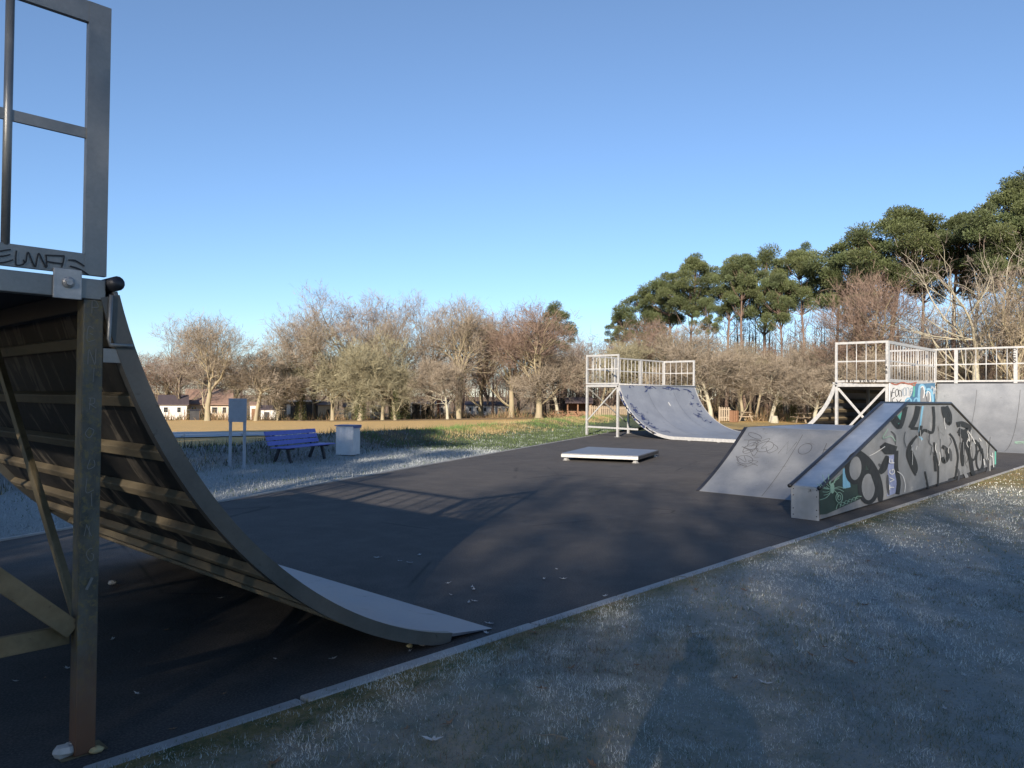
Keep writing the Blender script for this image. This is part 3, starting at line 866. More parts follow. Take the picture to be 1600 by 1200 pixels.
for i in range(14):
    u = X0+.8+rs.random()*4.2; v = 1.22+rs.random()*.08
    p = [(u+rs.uniform(-.3,.3), v+rs.uniform(-.03,.03)) for k in range(4)]
    pt.stroke(p, .013, 0)
for u in (26.5, 28.5): pt.stroke([(u, k*.05+.01) for k in range(25)], .010, 2, False)
pt.stroke([(27.7,.98),(27.76,.99)], .07, 1, False)
pt.mb.build('graffiti', [M['inkblue'], M['white'], M['spray']], MS)
rim = [o for o in MR.children if o.name.startswith('side_rim')][0]
pt = Paint(lambda u, v, lf: (X0-lf, F1+(2.6+u)*math.sin(v), 2.72-(2.6+u)*math.cos(v)))
for i in range(40):
    v = .35+i*.022; pt.stroke([(rs.uniform(.0,.10), v+rs.uniform(-.02,.02)) for k in range(3)], rs.uniform(.02,.045), rs.choice([0,0,1]))
pt.mb.build('graffiti', [M['inkblue'], M['black']], rim)

# ------------------------------------------------------------------ big quarter pipe at the right edge
BQ = empty('quarter_pipe', (28.6, 5.4, 0), 'large grey quarter pipe behind the sloped grind ledge, with a railing along its top', 'skate ramp', 'skate ramps on the pad')
BX, BZ, BR = 29.98, 2.16, 2.9
tp = arc(BX-2.81, BR, BR, BZ, .006, 26, 1)
tp = tp[:-1] + [(BX-3.0, .006)]
lo = []
for (x, z) in tp:
    dx, dz = x-(BX-2.81), z-BR; L = math.hypot(dx, dz); lo.append((x+dx/L*.02, max(.002, z+dz/L*.02)))
mb = MB(); mb.strip(tp, lo, 1, 3.55, 7.18); bs = mb.build('ramp_surface', M['sheet_dull'], BQ)
for (ya, yb) in ((3.5, 3.55), (7.18, 7.23)):
    inn = [(BX-2.81+(x-(BX-2.81))*(BR-.004)/BR, BR+(z-BR)*(BR-.004)/BR) for x, z in tp[:-2]]
    out = [(BX-2.81+(x-(BX-2.81))*(BR+.11)/BR, max(.004, BR+(z-BR)*(BR+.11)/BR)) for x, z in tp[:-2]]
    mb = MB(); mb.strip(inn, out, 1, ya, yb); mb.build('side_beam', M['galv_dull'], BQ)
for i in range(9):
    t = math.acos((BR-1.95)/BR)*(1-i/9.3)
    d = Vector((math.sin(t), 0, -math.cos(t))); tg = Vector((d.z, 0, -d.x)); c = Vector((BX-2.81, 0, BR))+d*(BR+.065)
    q = []
    for y in (3.56, 7.17):
        for (u, v) in ((-1,-1),(1,-1),(1,1),(-1,1)):
            p = c+tg*u*.05+d*v*.04; q.append((p.x, y, max(.01, p.z)))
    mb = MB(); mb.hexa(q); mb.build('rib', M['rib'], BQ)
for y in (3.5, 5.3, 7.15):
    mb = MB(); mb.box(BX+.06, BX+.14, y, y+.08, 0, 2.1); mb.build('leg', M['galv'], BQ)
    mb = MB(); mb.box(BX+1.4, BX+1.48, y, y+.08, 0, 2.1); mb.build('leg', M['galv'], BQ)
mb = MB(); mb.box(BX+.03, BX+1.5, 3.5, 7.23, 2.101, 2.15); mb.build('deck', M['dkwall'], BQ)
mb = MB(); mb.tube([(BX+.0, 3.48, BZ+.01), (BX, 7.24, BZ+.01)], .03, 10); mb.build('coping', M['dark'], BQ)
gb3 = guard(BQ, (BX-.02, 8.84), (BX-.02, 3.55), 2.20, 3.38, 16, .06, .05, .014, posts=(2.2, 3.95))
pt = Paint(lambda u, v, lf: (BX-.055-lf, u, v))
z = 3.18
for ch in 'PES':
    for st in GLY[ch]: pt.stroke([(8.84-3.95+.06-a*.13, z+b*.13) for a, b in st], .022, 0, len(st) > 2)
    z -= .17
pt.mb.build('marker_tag', M['black'], gb3)
pt = Paint(lambda u, v, lf: (BX-2.81+(BR-.004-lf)*math.sin(v), u, BR-(BR-.004-lf)*math.cos(v)))
for i in range(15):
    u = 4.75-rs.random()*.9; v = .3+rs.random()*.5
    pt.stroke([(u+rs.uniform(-.22,.22), v+rs.uniform(-.06,.06)) for k in range(5)], .014, 0)
for y in (4.75, 6.0): pt.stroke([(y, k*.05+.03) for k in range(25)], .010, 1, False)
pt.mb.build('graffiti', [M['palegreen'], M['spray']], bs)

# ------------------------------------------------------------------ bank ramp (fun box half) and the sloped ledge beside it
BK = empty('bank_ramp', (14.7, 5.2, 0), 'low curved bank ramp with a flat top, set against the grind ledge', 'skate ramp', 'skate ramps on the pad')
def bz(t): return .43*t+.086*t*t
ptsb = [(11.4+t, max(.005, bz(t))) for t in np.linspace(0, 1.745, 15)]
tpb = ptsb+[(16.2, 1.012)]+[(16.2+1.745-(x-11.4), z) for x, z in reversed(ptsb[:-1])]
BY0, BY1 = 4.09, 6.34
lwb = [(x, max(z-.02, .001)) for x, z in tpb]
mb = MB(); mb.strip(tpb, lwb, 1, BY0, BY1); bks = mb.build('ramp_surface', M['sheet_dull'], BK)
mb = MB(); mb.box(13.15, 16.2, BY0, BY1-.052, 1.0135, 1.0175); mb.build('top_sheet', M['sheet'], BK)  # bluer sheet over the flat top, its tint standing for reflected sky
mb = MB()
ed = [(x, z+.007) for x, z in tpb]
mb.strip(ed, [(x, max(.0015, z-.05)) for x, z in tpb], 1, BY1-.05, BY1+.012); mb.build('edge_angle', M['dark'], BK)
mb = MB(); body = [(x, z-.022) for x, z in tpb if z > .06]
mb.sweep([(body[0][0], .01)]+body+[(body[-1][0], .01)], 1, BY0+.03, BY1-.052); mb.build('frame', M['dkwall'], BK)
pt = Paint(lambda u, v, lf: (11.4+v, u, bz(v)+lf))
for (cx_, cy_, rx, ry) in ((6.05,1.55,.2,.06), (6.0,1.25,.12,.18), (5.75,1.3,.18,.16), (5.05,1.30,.13,.16), (5.95,.95,.2,.12)):
    pt.oval(cx_, cy_, rx*.8, ry*.8, .009, 0, rot=rs.uniform(-.4,.4))
for i in range(9):
    u = 6.15-rs.random()*.55; v = .75+rs.random()*.75
    pt.stroke([(u+rs.uniform(-.2,.2), v+rs.uniform(-.15,.15)) for k in range(4)], .008, 0)
for st in ([(5.45,1.15),(5.4,1.45),(5.3,1.15),(5.25,1.45)], [(4.75,1.45),(4.72,1.15)], [(4.75,1.3),(4.6,1.32)], [(4.6,1.48),(4.57,1.15)]): pt.stroke(st, .009, 0, False)
pt.stroke([(5.22, k*.1+.02) for k in range(17)], .008, 0, False)
pt.mb.build('graffiti', [M['ink']], bks)
pt = Paint(lambda u, v, lf: (11.4+v, u, bz(v)+lf)); pt.oval(4.62, 1.38, .035, .05, 0, 0, fill=0); pt.mb.build('paint_spot', [M['white']], bks)

LD = empty('grind_ledge', (15, 3.88, 0), 'long sloped grind ledge with a graffiti covered silver side facing the lawn', 'skate ramp', 'skate ramps on the pad')
lx = [(9.75,.42),(13.4,1.485),(16.2,1.485),(20.2,.42)]
LY0, LY1 = 3.68, 4.06
def lz(x): return float(np.interp(x, [p[0] for p in lx], [p[1] for p in lx]))
mb = MB(); mb.sweep([(9.76,.012),(20.19,.012)]+[(x,z-.02) for x, z in reversed(lx)], 1, LY0+.012, LY1-.012); mb.build('core', M['dkwall'], LD)
mb = MB(); mb.strip([(x,z) for x, z in lx], [(x,z-.018) for x, z in lx], 1, LY0+.02, LY1-.02); mb.build('top_sheet', M['alu'], LD)
mb = MB(); mb.sweep([(9.75,.02),(16.0,.05),(16.02,.08),(20.2,.11)]+[(x,z-.012) for x, z in reversed(lx)], 1, LY0, LY0+.011); sp_ = mb.build('side_panel', M['greyp'], LD)
mb = MB(); mb.sweep([(9.75,.02),(20.2,.02)]+[(x,z-.012) for x, z in reversed(lx)], 1, LY1-.011, LY1); mb.build('side_panel', M['greyp'], LD)
mb = MB(); mb.box(9.735, 9.75, LY0+.012, LY1-.012, .0, .405); ep = mb.build('end_plate', M['alu'], LD)
mb = MB()
for z in (.05,.13,.3,.38):
    for y in (LY0+.04, LY1-.04): mb.tube([(9.735,y,z),(9.729,y,z)], .007, 8)
mb.build('screw', M['dark'], ep)
pt = Paint(lambda u, v, lf: (9.735-lf, u, v)); write(pt, 'AL', 3.79, .355, .035, .004); 
pt.mb.build('marker_tag', [M['black']], ep)
mb = MB(); mb.box(20.2, 20.213, LY0+.012, LY1-.012, .05, .405); mb.box(20.1, 20.2, LY0-.008, LY0-.001, .11, .40); mb.build('end_plate', M['teal'], LD, label='turquoise painted end plate')
for y in (LY0, LY1):
    mb = MB(); mb.tube([(9.70,y,.415)]+[(x,y,z+.004) for x, z in lx]+[(20.24,y,.41)], .026, 10); mb.build('edge_pipe', M['dark'], LD)

G = Paint(on_y(LY0-.001, ox=1080, oy=600, sc=3.077))
K, S_, W_, TE, CY, LI, GN, PG = range(8)
G.poly([(615,505),(700,452),(830,348),(850,400),(838,470),(830,545),(650,625),(618,628)], GN)
G.poly([(728,408),(752,400),(766,496),(728,504)], CY)
G.poly([(946,345),(975,340),(984,400),(988,522),(942,540)], LI)
G.poly([(985,160),(1030,118),(1010,200),(978,190)], TE)
for i in range(15):
    u = rs.uniform(860, 1420); v = rs.uniform(140, 470); 
    if v < 140+max(0, (1020-u)*.75)+max(0, (u-1260)*1.0): continue
    G.stroke([(u, v), (u+rs.uniform(-25,25), v+rs.uniform(20,50)), (u+rs.uniform(-30,30), v+rs.uniform(50,100))], rs.uniform(6,18), rs.choice([8,1,1,8,2]) if i % 3 else 8, taper=True)
G.oval(788, 405, 40, 68, 22, K, fill=S_, rot=.08)
G.oval(850, 495, 42, 74, 20, K, fill=S_)
G.stroke([(805,325),(850,372),(885,440),(906,520),(908,565)], 42, K, taper=True)
G.stroke([(905,430),(925,400),(942,345)], 34, K, taper=True)
G.poly([(905,300),(930,280),(990,300),(978,338),(930,338),(912,318)], K)
G.stroke([(985,320),(984,400),(996,470),(990,530)], 20, K)
G.stroke([(966,172),(1002,206),(1030,108)], 22, K); G.stroke([(975,150),(1000,185)], 18, K)
G.stroke([(1090,106),(1078,160),(1054,212)], 26, K); G.stroke([(1054,212),(1090,214)], 14, K)
G.stroke([(1112,106),(1104,160),(1096,240),(1110,268)], 9, CY); G.stroke([(1104,200),(1097,250)], 14, K)
G.stroke([(1085,248),(1052,290),(1042,340),(1058,395),(1078,440)], 20, K, taper=True); G.stroke([(1054,320),(1075,390),(1076,430)], 24, K, taper=True)
G.stroke([(1162,108),(1166,170),(1158,232),(1118,222),(1096,252)], 13, K)
G.stroke([(1122,420),(1132,470),(1140,515)], 8, K)
G.stroke([(1166,280),(1172,330),(1186,400),(1184,500)], 8, K); G.stroke([(1168,345),(1174,420)], 12, K)
G.stroke([(1208,108),(1215,150),(1240,192),(1244,150),(1225,106)], 16, K); G.stroke([(1216,112),(1232,185)], 18, K)
G.stroke([(1204,300),(1222,312),(1232,350),(1216,375),(1205,352)], 17, K)
G.stroke([(1240,238),(1262,270),(1280,340),(1276,400),(1268,455)], 9, K)
G.stroke([(1275,196),(1302,192),(1334,212),(1310,232),(1282,222)], 26, K); G.stroke([(1290,232),(1320,260),(1316,292),(1290,296)], 30, K); G.stroke([(1312,255),(1302,330),(1304,395)], 20, K, taper=True)
G.stroke([(1318,290),(1338,350),(1350,420),(1360,440)], 18, K); G.stroke([(1334,210),(1326,280)], 12, K)
G.oval(1352, 318, 17, 48, 10, K, fill=S_); G.stroke([(1362,270),(1385,300),(1394,330)], 12, K); G.oval(1384, 365, 15, 46, 8, K, fill=S_); G.stroke([(1396,310),(1402,360),(1400,405)], 9, K)
G.stroke([(1330,228),(1352,262),(1364,288)], 4, W_); G.stroke([(1328,262),(1336,276),(1330,240)], 3, W_); G.stroke([(1382,260),(1392,275)], 4, W_)
G.stroke([(1434,342),(1448,352)], 4, W_); G.stroke([(1446,330),(1452,400)], 4, W_); G.stroke([(1404,360),(1408,390)], 4, W_)
for i in range(34):
    u = rs.uniform(1000, 1440); v = rs.uniform(150, 330)+max(0, (u-1250)*.5); L = rs.uniform(20, 110)
    G.stroke([(u, v), (u+rs.uniform(-6,6), v+L*.5), (u+rs.uniform(-8,8), v+L)], rs.uniform(1.2, 3.0), rs.choice([W_, S_, K, K, W_]))
for i in range(16):
    a = rs.uniform(0, 6.28); L = rs.uniform(25, 85); 
    G.stroke([(672,505), (672+math.cos(a)*L*.5, 505+math.sin(a)*L*.55), (672+math.cos(a+.25)*L, 505+math.sin(a+.25)*L)], 3, PG)
G.oval(672, 500, 10, 26, 0, 0, fill=PG); G.oval(705, 545, 16, 24, 3, PG); G.oval(705, 545, 8, 12, 3, PG)
for i in range(6): G.stroke([(690+i*18, 600-i*8), (700+i*18, 575-i*7), (722+i*18, 585-i*9)], 2.5, PG)
for ch, yv in (('T', 508), ('V', 470), ('G', 432), ('F', 378)):
    for st in GLY[ch]: G.stroke([(970-b*22, yv-a*34) for a, b in st], 4.5, W_, len(st) > 2)
G.stroke([(985,420),(1010,440),(1022,480),(1020,520)], 3, W_); G.stroke([(925,300),(880,330),(850,345)], 3, W_); G.stroke([(940,215),(915,260),(955,250),(975,275)], 3, PG)
G.mb.build('graffiti', [M['black'], M['greyp'], M['white'], M['teal'], M['cyan'], M['lilac'], M['greenp'], M['palegreen'], M['spray']], sp_)

# ------------------------------------------------------------------ manual pad
c4 = [np.array(p) for p in ((14.40,11.65), (15.10,9.92), (17.25,10.72), (16.85,12.68))]
cen = sum(c4)/4
MP = empty('manual_pad', (cen[0], cen[1], 0), 'low flat metal manual pad lying alone in the middle of the asphalt', 'skate ramp', 'skate ramps on the pad')
mb = MB(); mb.hexa([(p[0],p[1],.155) for p in c4]+[(p[0],p[1],.178) for p in c4]); mb.build('top_plate', M['sheet_near'], MP)
for i in range(4):
    a, b_ = c4[i], c4[(i+1) % 4]; d = (b_-a)/np.hypot(*(b_-a)); nn = np.array([d[1], -d[0]])
    mb = MB(); q = [a+nn*.012, b_+nn*.012, b_-nn*.03, a-nn*.03] if i % 2 == 0 else [a-d*.012+nn*.012, b_+d*.012+nn*.012, b_-nn*.03+d*-.031, a-nn*.03+d*.031]
    mb.hexa([(p[0],p[1],.085) for p in q]+[(p[0],p[1],.1535) for p in q]); mb.build('rim', M['galv'] if i != 1 else M['dark'], MP)
for i in range(4):
    v = (cen-c4[i])/np.hypot(*(cen-c4[i])); p = c4[i]+v*.14
    mb = MB(); mb.box(p[0]-.06, p[0]+.06, p[1]-.06, p[1]+.06, 0, .012); mb.box(p[0]-.04, p[0]+.04, p[1]-.04, p[1]+.04, .012, .084); mb.build('foot', M['galv'], MP)

# ------------------------------------------------------------------ bench, bin, notice board on the frosted verge
bl = np.array([8.80, 15.02]); br_ = np.array([10.12, 15.62]); bd = (br_-bl)/np.hypot(*(br_-bl)); bn = np.array([bd[1], -bd[0]])   # bn: towards the pad
bc = (bl+br_)/2; zb = gz(*bc)
BN = empty('park_bench', (bc[0], bc[1], zb), 'blue slatted park bench standing on the frosted verge', 'bench', rz=math.atan2(bd[1], bd[0]))
BN.scale = (.95, .9, .76)
def lb(name, mb, mt, bev=.006, par=BN): return mb.build(name, mt, par, bevel=bev, local=True)
# local: x along bench, -y towards the pad
for y in (-.33, -.21, -.09, .03):
    mb = MB(); mb.box(-1.02, 1.02, y-.055, y+.05, .425+.02*(-y), .460+.02*(-y)); lb('seat_slat', mb, M['bench'])
for k, (y, z) in enumerate(((.13, .50), (.175, .64), (.22, .78))):
    mb = MB(); tl = .31
    q = [(-1.02,y-.02,z),(1.02,y-.02,z),(1.02,y+.02,z-.006),(-1.02,y+.02,z-.006)]
    q2 = [(a, b2+.038, c+.118) for a, b2, c in q]
    mb.hexa(q+q2); lb('back_slat', mb, M['bench'])
for x in (-.70, .72):
    mb = MB()
    mb.beam((x,-.27,-.01),(x,-.17,.40),.05,.07); mb.beam((x,.20,-.01),(x,.06,.40),.05,.07)
    mb.beam((x,-.37,.405),(x,.10,.395),.05,.05); mb.beam((x,.135,.41),(x,.285,.90),.04,.05)
    lb('leg_frame', mb, M['dark'], .004)
bA, bB, bC = np.array([10.99,16.10]), np.array([10.92,15.46]), np.array([11.45,15.80])
e1 = (bA-bB); e2 = (bC-bB)
bcn = bB+((bA-bB)+(bC-bB))/2*.72; ang_b = math.atan2(e2[1], e2[0])
BI = empty('litter_bin', (bcn[0], bcn[1], gz(*bcn)), 'white boarded litter bin with a flat blue lid beside the bench', 'bin', rz=ang_b)
hs = .225
mb = MB(); mb.box(-hs+.02, hs-.02, -hs+.02, hs-.02, .0, .70); mb.build('inner_box', M['dkwall'], BI, local=True)
nb = 6
for side in range(4):
    mb = MB()
    for k in range(nb):
        u0 = -hs+2*hs*k/nb+.0015; u1 = -hs+2*hs*(k+1)/nb-.0015
        if side % 2: u0 += .0; 
        if side == 0: mb.box(u0, u1, -hs, -hs+.018, .015+random.uniform(0,.012), .715)
        if side == 1: mb.box(hs-.018, hs, max(u0,-hs+.022), min(u1,hs-.022), .015+random.uniform(0,.012), .715)
        if side == 2: mb.box(u0, u1, hs-.018, hs, .015, .715)
        if side == 3: mb.box(-hs, -hs+.018, max(u0,-hs+.022), min(u1,hs-.022), .015, .715)
    mb.build('board_panel', M['binw'], BI, local=True)
mb = MB(); mb.box(-hs-.03, hs+.03, -hs-.03, hs+.03, .722, .745); mb.build('lid', M['binlid'], BI, local=True, bevel=.004)
mb = MB(); mb.box(-hs-.025, hs+.025, -hs-.025, -hs-.006, .67, .7205); mb.box(hs+.006, hs+.025, -hs-.025, hs+.025, .67, .7205); mb.build('lid_fascia', M['binlid'], BI, local=True)
sA, sB = np.array([7.44,14.62]), np.array([7.62,14.30]); sd = (sB-sA)/np.hypot(*(sB-sA)); sc_ = (sA+sB)/2
SG = empty('notice_board', (sc_[0], sc_[1], gz(*sc_)), 'pale slatted notice board on two posts beside the bench', 'sign', rz=math.atan2(sd[1], sd[0]))
for x in (-.17, .15):
    mb = MB(); mb.box(x-.025, x+.025, -.02, .02, -.2, 1.28 if x > 0 else 1.30); mb.build('post', M['signp'], SG, local=True, bevel=.003)
mb = MB()
for k in range(10):
    z0 = .92+k*.0475
    mb.box(-.195, .205, -.043, -.022, z0, z0+.044)
mb.build('slat_panel', M['signp'], SG, local=True)
mb = MB(); mb.box(-.185, .195, -.0215, -.0205, .925, 1.39); mb.build('backing_board', M['signp'], SG, local=True)
# trees behind the photographer: (distance along the sun line, offset across it, kind, height, width)
SHADE = []
for _i, _t in enumerate((8.5, 12, 15.5, 19, 22.5, 26)):
    SHADE.append((-16-(_i % 3)*2.2, _t, ('pineA','pineC','pineB','pineD')[_i % 4], (13.5,14.4,15,15.3,15,15)[_i], 1.15))
for _i in range(8):
    _t = -16+_i*3.2
    SHADE.append((-27-(_i % 2)*2.5, _t, 'screen', (15.5 if _t < -3 else 13.0)+(_i % 3)*.5, 1.05))
for _i, _t in enumerate((8.6, 11.0, 13.4)):
    SHADE.append((-15.5-(_i % 2), _t, 'thick', 11.0+(_i % 2)*.6, 1.0))
SHADE += [(-22, -1.5, 'screen', 11.5, .9)]
SHADE += [(-23, 3.2, 'screen', 12.0, .95)]
# ------------------------------------------------------------------ trees
M['bark_pale'] = bark('pale_lichen_bark', (.25,.20,.135), (.36,.30,.20), (.27,.26,.15))
M['bark_brown'] = bark('brown_bark', (.12,.085,.06), (.20,.145,.10), (.20,.19,.11))
M['bark_pine'] = bark('pine_bark', (.13,.085,.065), (.22,.15,.115), (.09,.06,.05))
M['bark_white'] = bark('bleached_bark', (.36,.33,.25), (.46,.42,.33), (.28,.27,.19))
def twig_mat(name, a, b):
    return worn(name, a, b, .9, .85, 0, 8, 0, lo=.4, hi=.6)
M['tw_tan'] = twig_mat('tan_twigs', (.22,.18,.135), (.30,.25,.19))
M['tw_brown'] = twig_mat('brown_twigs', (.19,.13,.10), (.25,.18,.14))
M['tw_moss'] = twig_mat('lichen_twigs', (.22,.20,.125), (.30,.275,.18))
M['tw_grey'] = twig_mat('grey_twigs', (.22,.18,.155), (.30,.25,.215))
M['tw_ivy'] = twig_mat('ivy_leaves', (.055,.07,.022), (.12,.115,.045))
M['needles'] = None
def needle_material():
    mt, n, l, b = new_mat('pine_needles')
    at = n.new('ShaderNodeVertexColor'); at.layer_name = 'Col'
    l.new(at.outputs[0], b.inputs['Base Color']); b.inputs['Roughness'].default_value = .6
    tr = n.new('ShaderNodeBsdfTranslucent'); l.new(at.outputs[0], tr.inputs[0])
    mx = n.new('ShaderNodeMixShader'); mx.inputs[0].default_value = .25
    l.new(b.outputs[0], mx.inputs[1]); l.new(tr.outputs[0], mx.inputs[2])
    out = [x for x in n if x.type == 'OUTPUT_MATERIAL'][0]; l.new(mx.outputs[0], out.inputs[0])
    return mt
M['needles'] = needle_material()

def rot_about(v, ax, t):
    return v*math.cos(t)+ax.cross(v)*math.sin(t)+ax*ax.dot(v)*(1-math.cos(t))
class Tree:
    """bare tree: tapered trunk and limbs as tubes, fine twigs as thin ribbons"""
    def __init__(s, seed, h=11, fork=.28, spread=.75, levels=5, r0=.30, up=.25, nk=(3,5), lean=0, twl=1.0, droop=0.0, twn=5, gnarl=.22):
        s.r = random.Random(seed); s.wood = MB(); s.tw = []; s.h = h; s.p = dict(fork=fork, spread=spread, levels=levels, up=up, nk=nk, twl=twl, droop=droop, twn=twn, gnarl=gnarl)
        d = Vector((lean, s.r.uniform(-.05,.05), 1)).normalized()
        s.trunk(d, r0)
    def bend(s, p, d, L, n, r0, r1, gn, up):
        pts = [p]; rad = [r0]
        for i in range(n):
            d = (d+Vector((s.r.gauss(0,gn), s.r.gauss(0,gn), s.r.gauss(0,gn*.7)+up*.12))).normalized()
            p = p+d*(L/n); pts.append(p); rad.append(r0+(r1-r0)*(i+1)/n)
        return pts, rad, d
    def trunk(s, d, r0):
        p = s.p; L = s.h*p['fork']
        pts, rad, d2 = s.bend(Vector((0,0,-.15)), d, L+.15, 5, r0, r0*.72, .05, .3)
        rad[0] = r0*1.22
        s.wood.tube(pts, rad, 9, 0, False)
        # leader + forks
        k = s.r.randint(*p['nk'])
        a0 = s.r.uniform(0, 6.28)
        for i in range(k):
            a = a0+6.283*i/k+s.r.uniform(-.35,.35); t = p['spread']*s.r.uniform(.55, 1.1)
            dd = Vector((math.cos(a)*math.sin(t), math.sin(a)*math.sin(t), math.cos(t)))
            s.limb(pts[-1], dd, s.h*(1-p['fork'])*s.r.uniform(.40,.55), r0*.72*s.r.uniform(.48,.68), 1)
        s.limb(pts[-1], d2, s.h*(1-p['fork'])*.52, r0*.6, 1)
        for i in range(s.r.randint(1,3)):
            q = pts[s.r.randint(2,4)]; a = s.r.uniform(0,6.28); t = s.r.uniform(.8,1.3)
            s.limb(q, Vector((math.cos(a)*math.sin(t), math.sin(a)*math.sin(t), math.cos(t))), s.h*.28, r0*.3, 2)
    def limb(s, p, d, L, r, lv):
        P = s.p
        n = 5 if lv < 3 else 3
        pts, rad, d2 = s.bend(p, d, L, n, r, r*.5, P['gnarl'], P['up']-P['droop']*(lv > 2))
        if lv <= 3: s.wood.tube(pts, rad, {1:6, 2:5, 3:4}[lv], 0, False)
        else: s.rib(pts, rad)
        if lv >= P['levels']:
            for i in range(P['twn']): s.twig(pts[s.r.randint(1, n)], d2, L)
            return
        k = s.r.randint(3, 5) if lv < 3 else s.r.randint(2, 4)
        for i in range(k):
            j = s.r.randint(max(1, n//2-1), n); q = pts[j]
            ax = d2.orthogonal().normalized(); ax = rot_about(ax, d2, s.r.uniform(0, 6.28))
            dd = rot_about(d2, ax, s.r.uniform(.35, .95))
            s.limb(q, dd, L*s.r.uniform(.5,.75), max(rad[j]*s.r.uniform(.48,.72), .009), lv+1)
        s.limb(pts[-1], d2, L*.65, rad[-1], lv+1)
    def rib(s, pts, rad):
        for i in range(len(pts)-1):
            a, b = pts[i], pts[i+1]; d = (b-a); sd = d.cross(Vector((s.r.gauss(0,1), s.r.gauss(0,1), s.r.gauss(0,1)))).normalized()
            s.tw.append((a-sd*rad[i], a+sd*rad[i], b+sd*rad[i+1]*.5)); s.tw.append((a-sd*rad[i]*.7, b-sd*rad[i+1], b+sd*rad[i+1]))
    def twig(s, p, d, L):
        P = s.p
        ax = rot_about(d.orthogonal().normalized(), d, s.r.uniform(0, 6.28)); dd = rot_about(d, ax, s.r.uniform(.1, 1.0))
        dd.z += s.r.uniform(-.15,.35)-P['droop']; dd.normalize()
        l = P['twl']*s.r.uniform(.35, 1.0); sd = dd.cross(Vector((s.r.gauss(0,1), s.r.gauss(0,1), s.r.gauss(0,1)))).normalized()*s.r.uniform(.012,.020)
        e = p+dd*l+Vector((s.r.gauss(0,.05), s.r.gauss(0,.05), s.r.gauss(0,.05)))
        s.tw.append((p-sd, p+sd, e))
        for i in range(1):
            q = p+(e-p)*s.r.uniform(.25,.8); d3 = (dd+Vector((s.r.gauss(0,.6), s.r.gauss(0,.6), s.r.gauss(0,.5)))).normalized()
            s.tw.append((q-sd*.8, q+sd*.8, q+d3*l*s.r.uniform(.3,.6)))
    def ivy(s, zmax, dens, rad):
        for i in range(dens):
            z = s.r.uniform(.1, zmax); a = s.r.uniform(0, 6.28); rr = rad*(1-.5*z/zmax)*s.r.uniform(.5,1.25)
            c = Vector((math.cos(a)*rr, math.sin(a)*rr, z)); u = Vector((s.r.gauss(0,1), s.r.gauss(0,1), s.r.gauss(0,1))).normalized()*.10; v = u.orthogonal().normalized()*.10
            s.iv.append((c-u, c+v, c+u))
    def twig_mesh(s, name, mt, tris=None):
        t = np.array([[tuple(v) for v in tri] for tri in (tris if tris is not None else s.tw)]).reshape(-1, 3)
        o = fast_mesh(name, t, np.arange(len(t)).reshape(-1, 3), mt); return o
PROTO = {}
def make_bare(key, wood, twig, ivy=0, **kw):
    t = Tree(**kw)
    w_ = t.wood.build('trunk', M[wood], None); c_ = t.twig_mesh('crown', M[twig])
    iv = None
    if ivy:
        t.iv = []; t.ivy(kw['h']*.5, ivy, kw.get('r0', .3)*2.2); iv = t.twig_mesh('ivy', M['tw_ivy'], t.iv)
    parts = [x for x in (w_, c_, iv) if x]
    zmax = max(max(v.co.z for v in w_.data.vertices), max(v.co.z for v in c_.data.vertices))
    PROTO[key] = (parts, zmax)
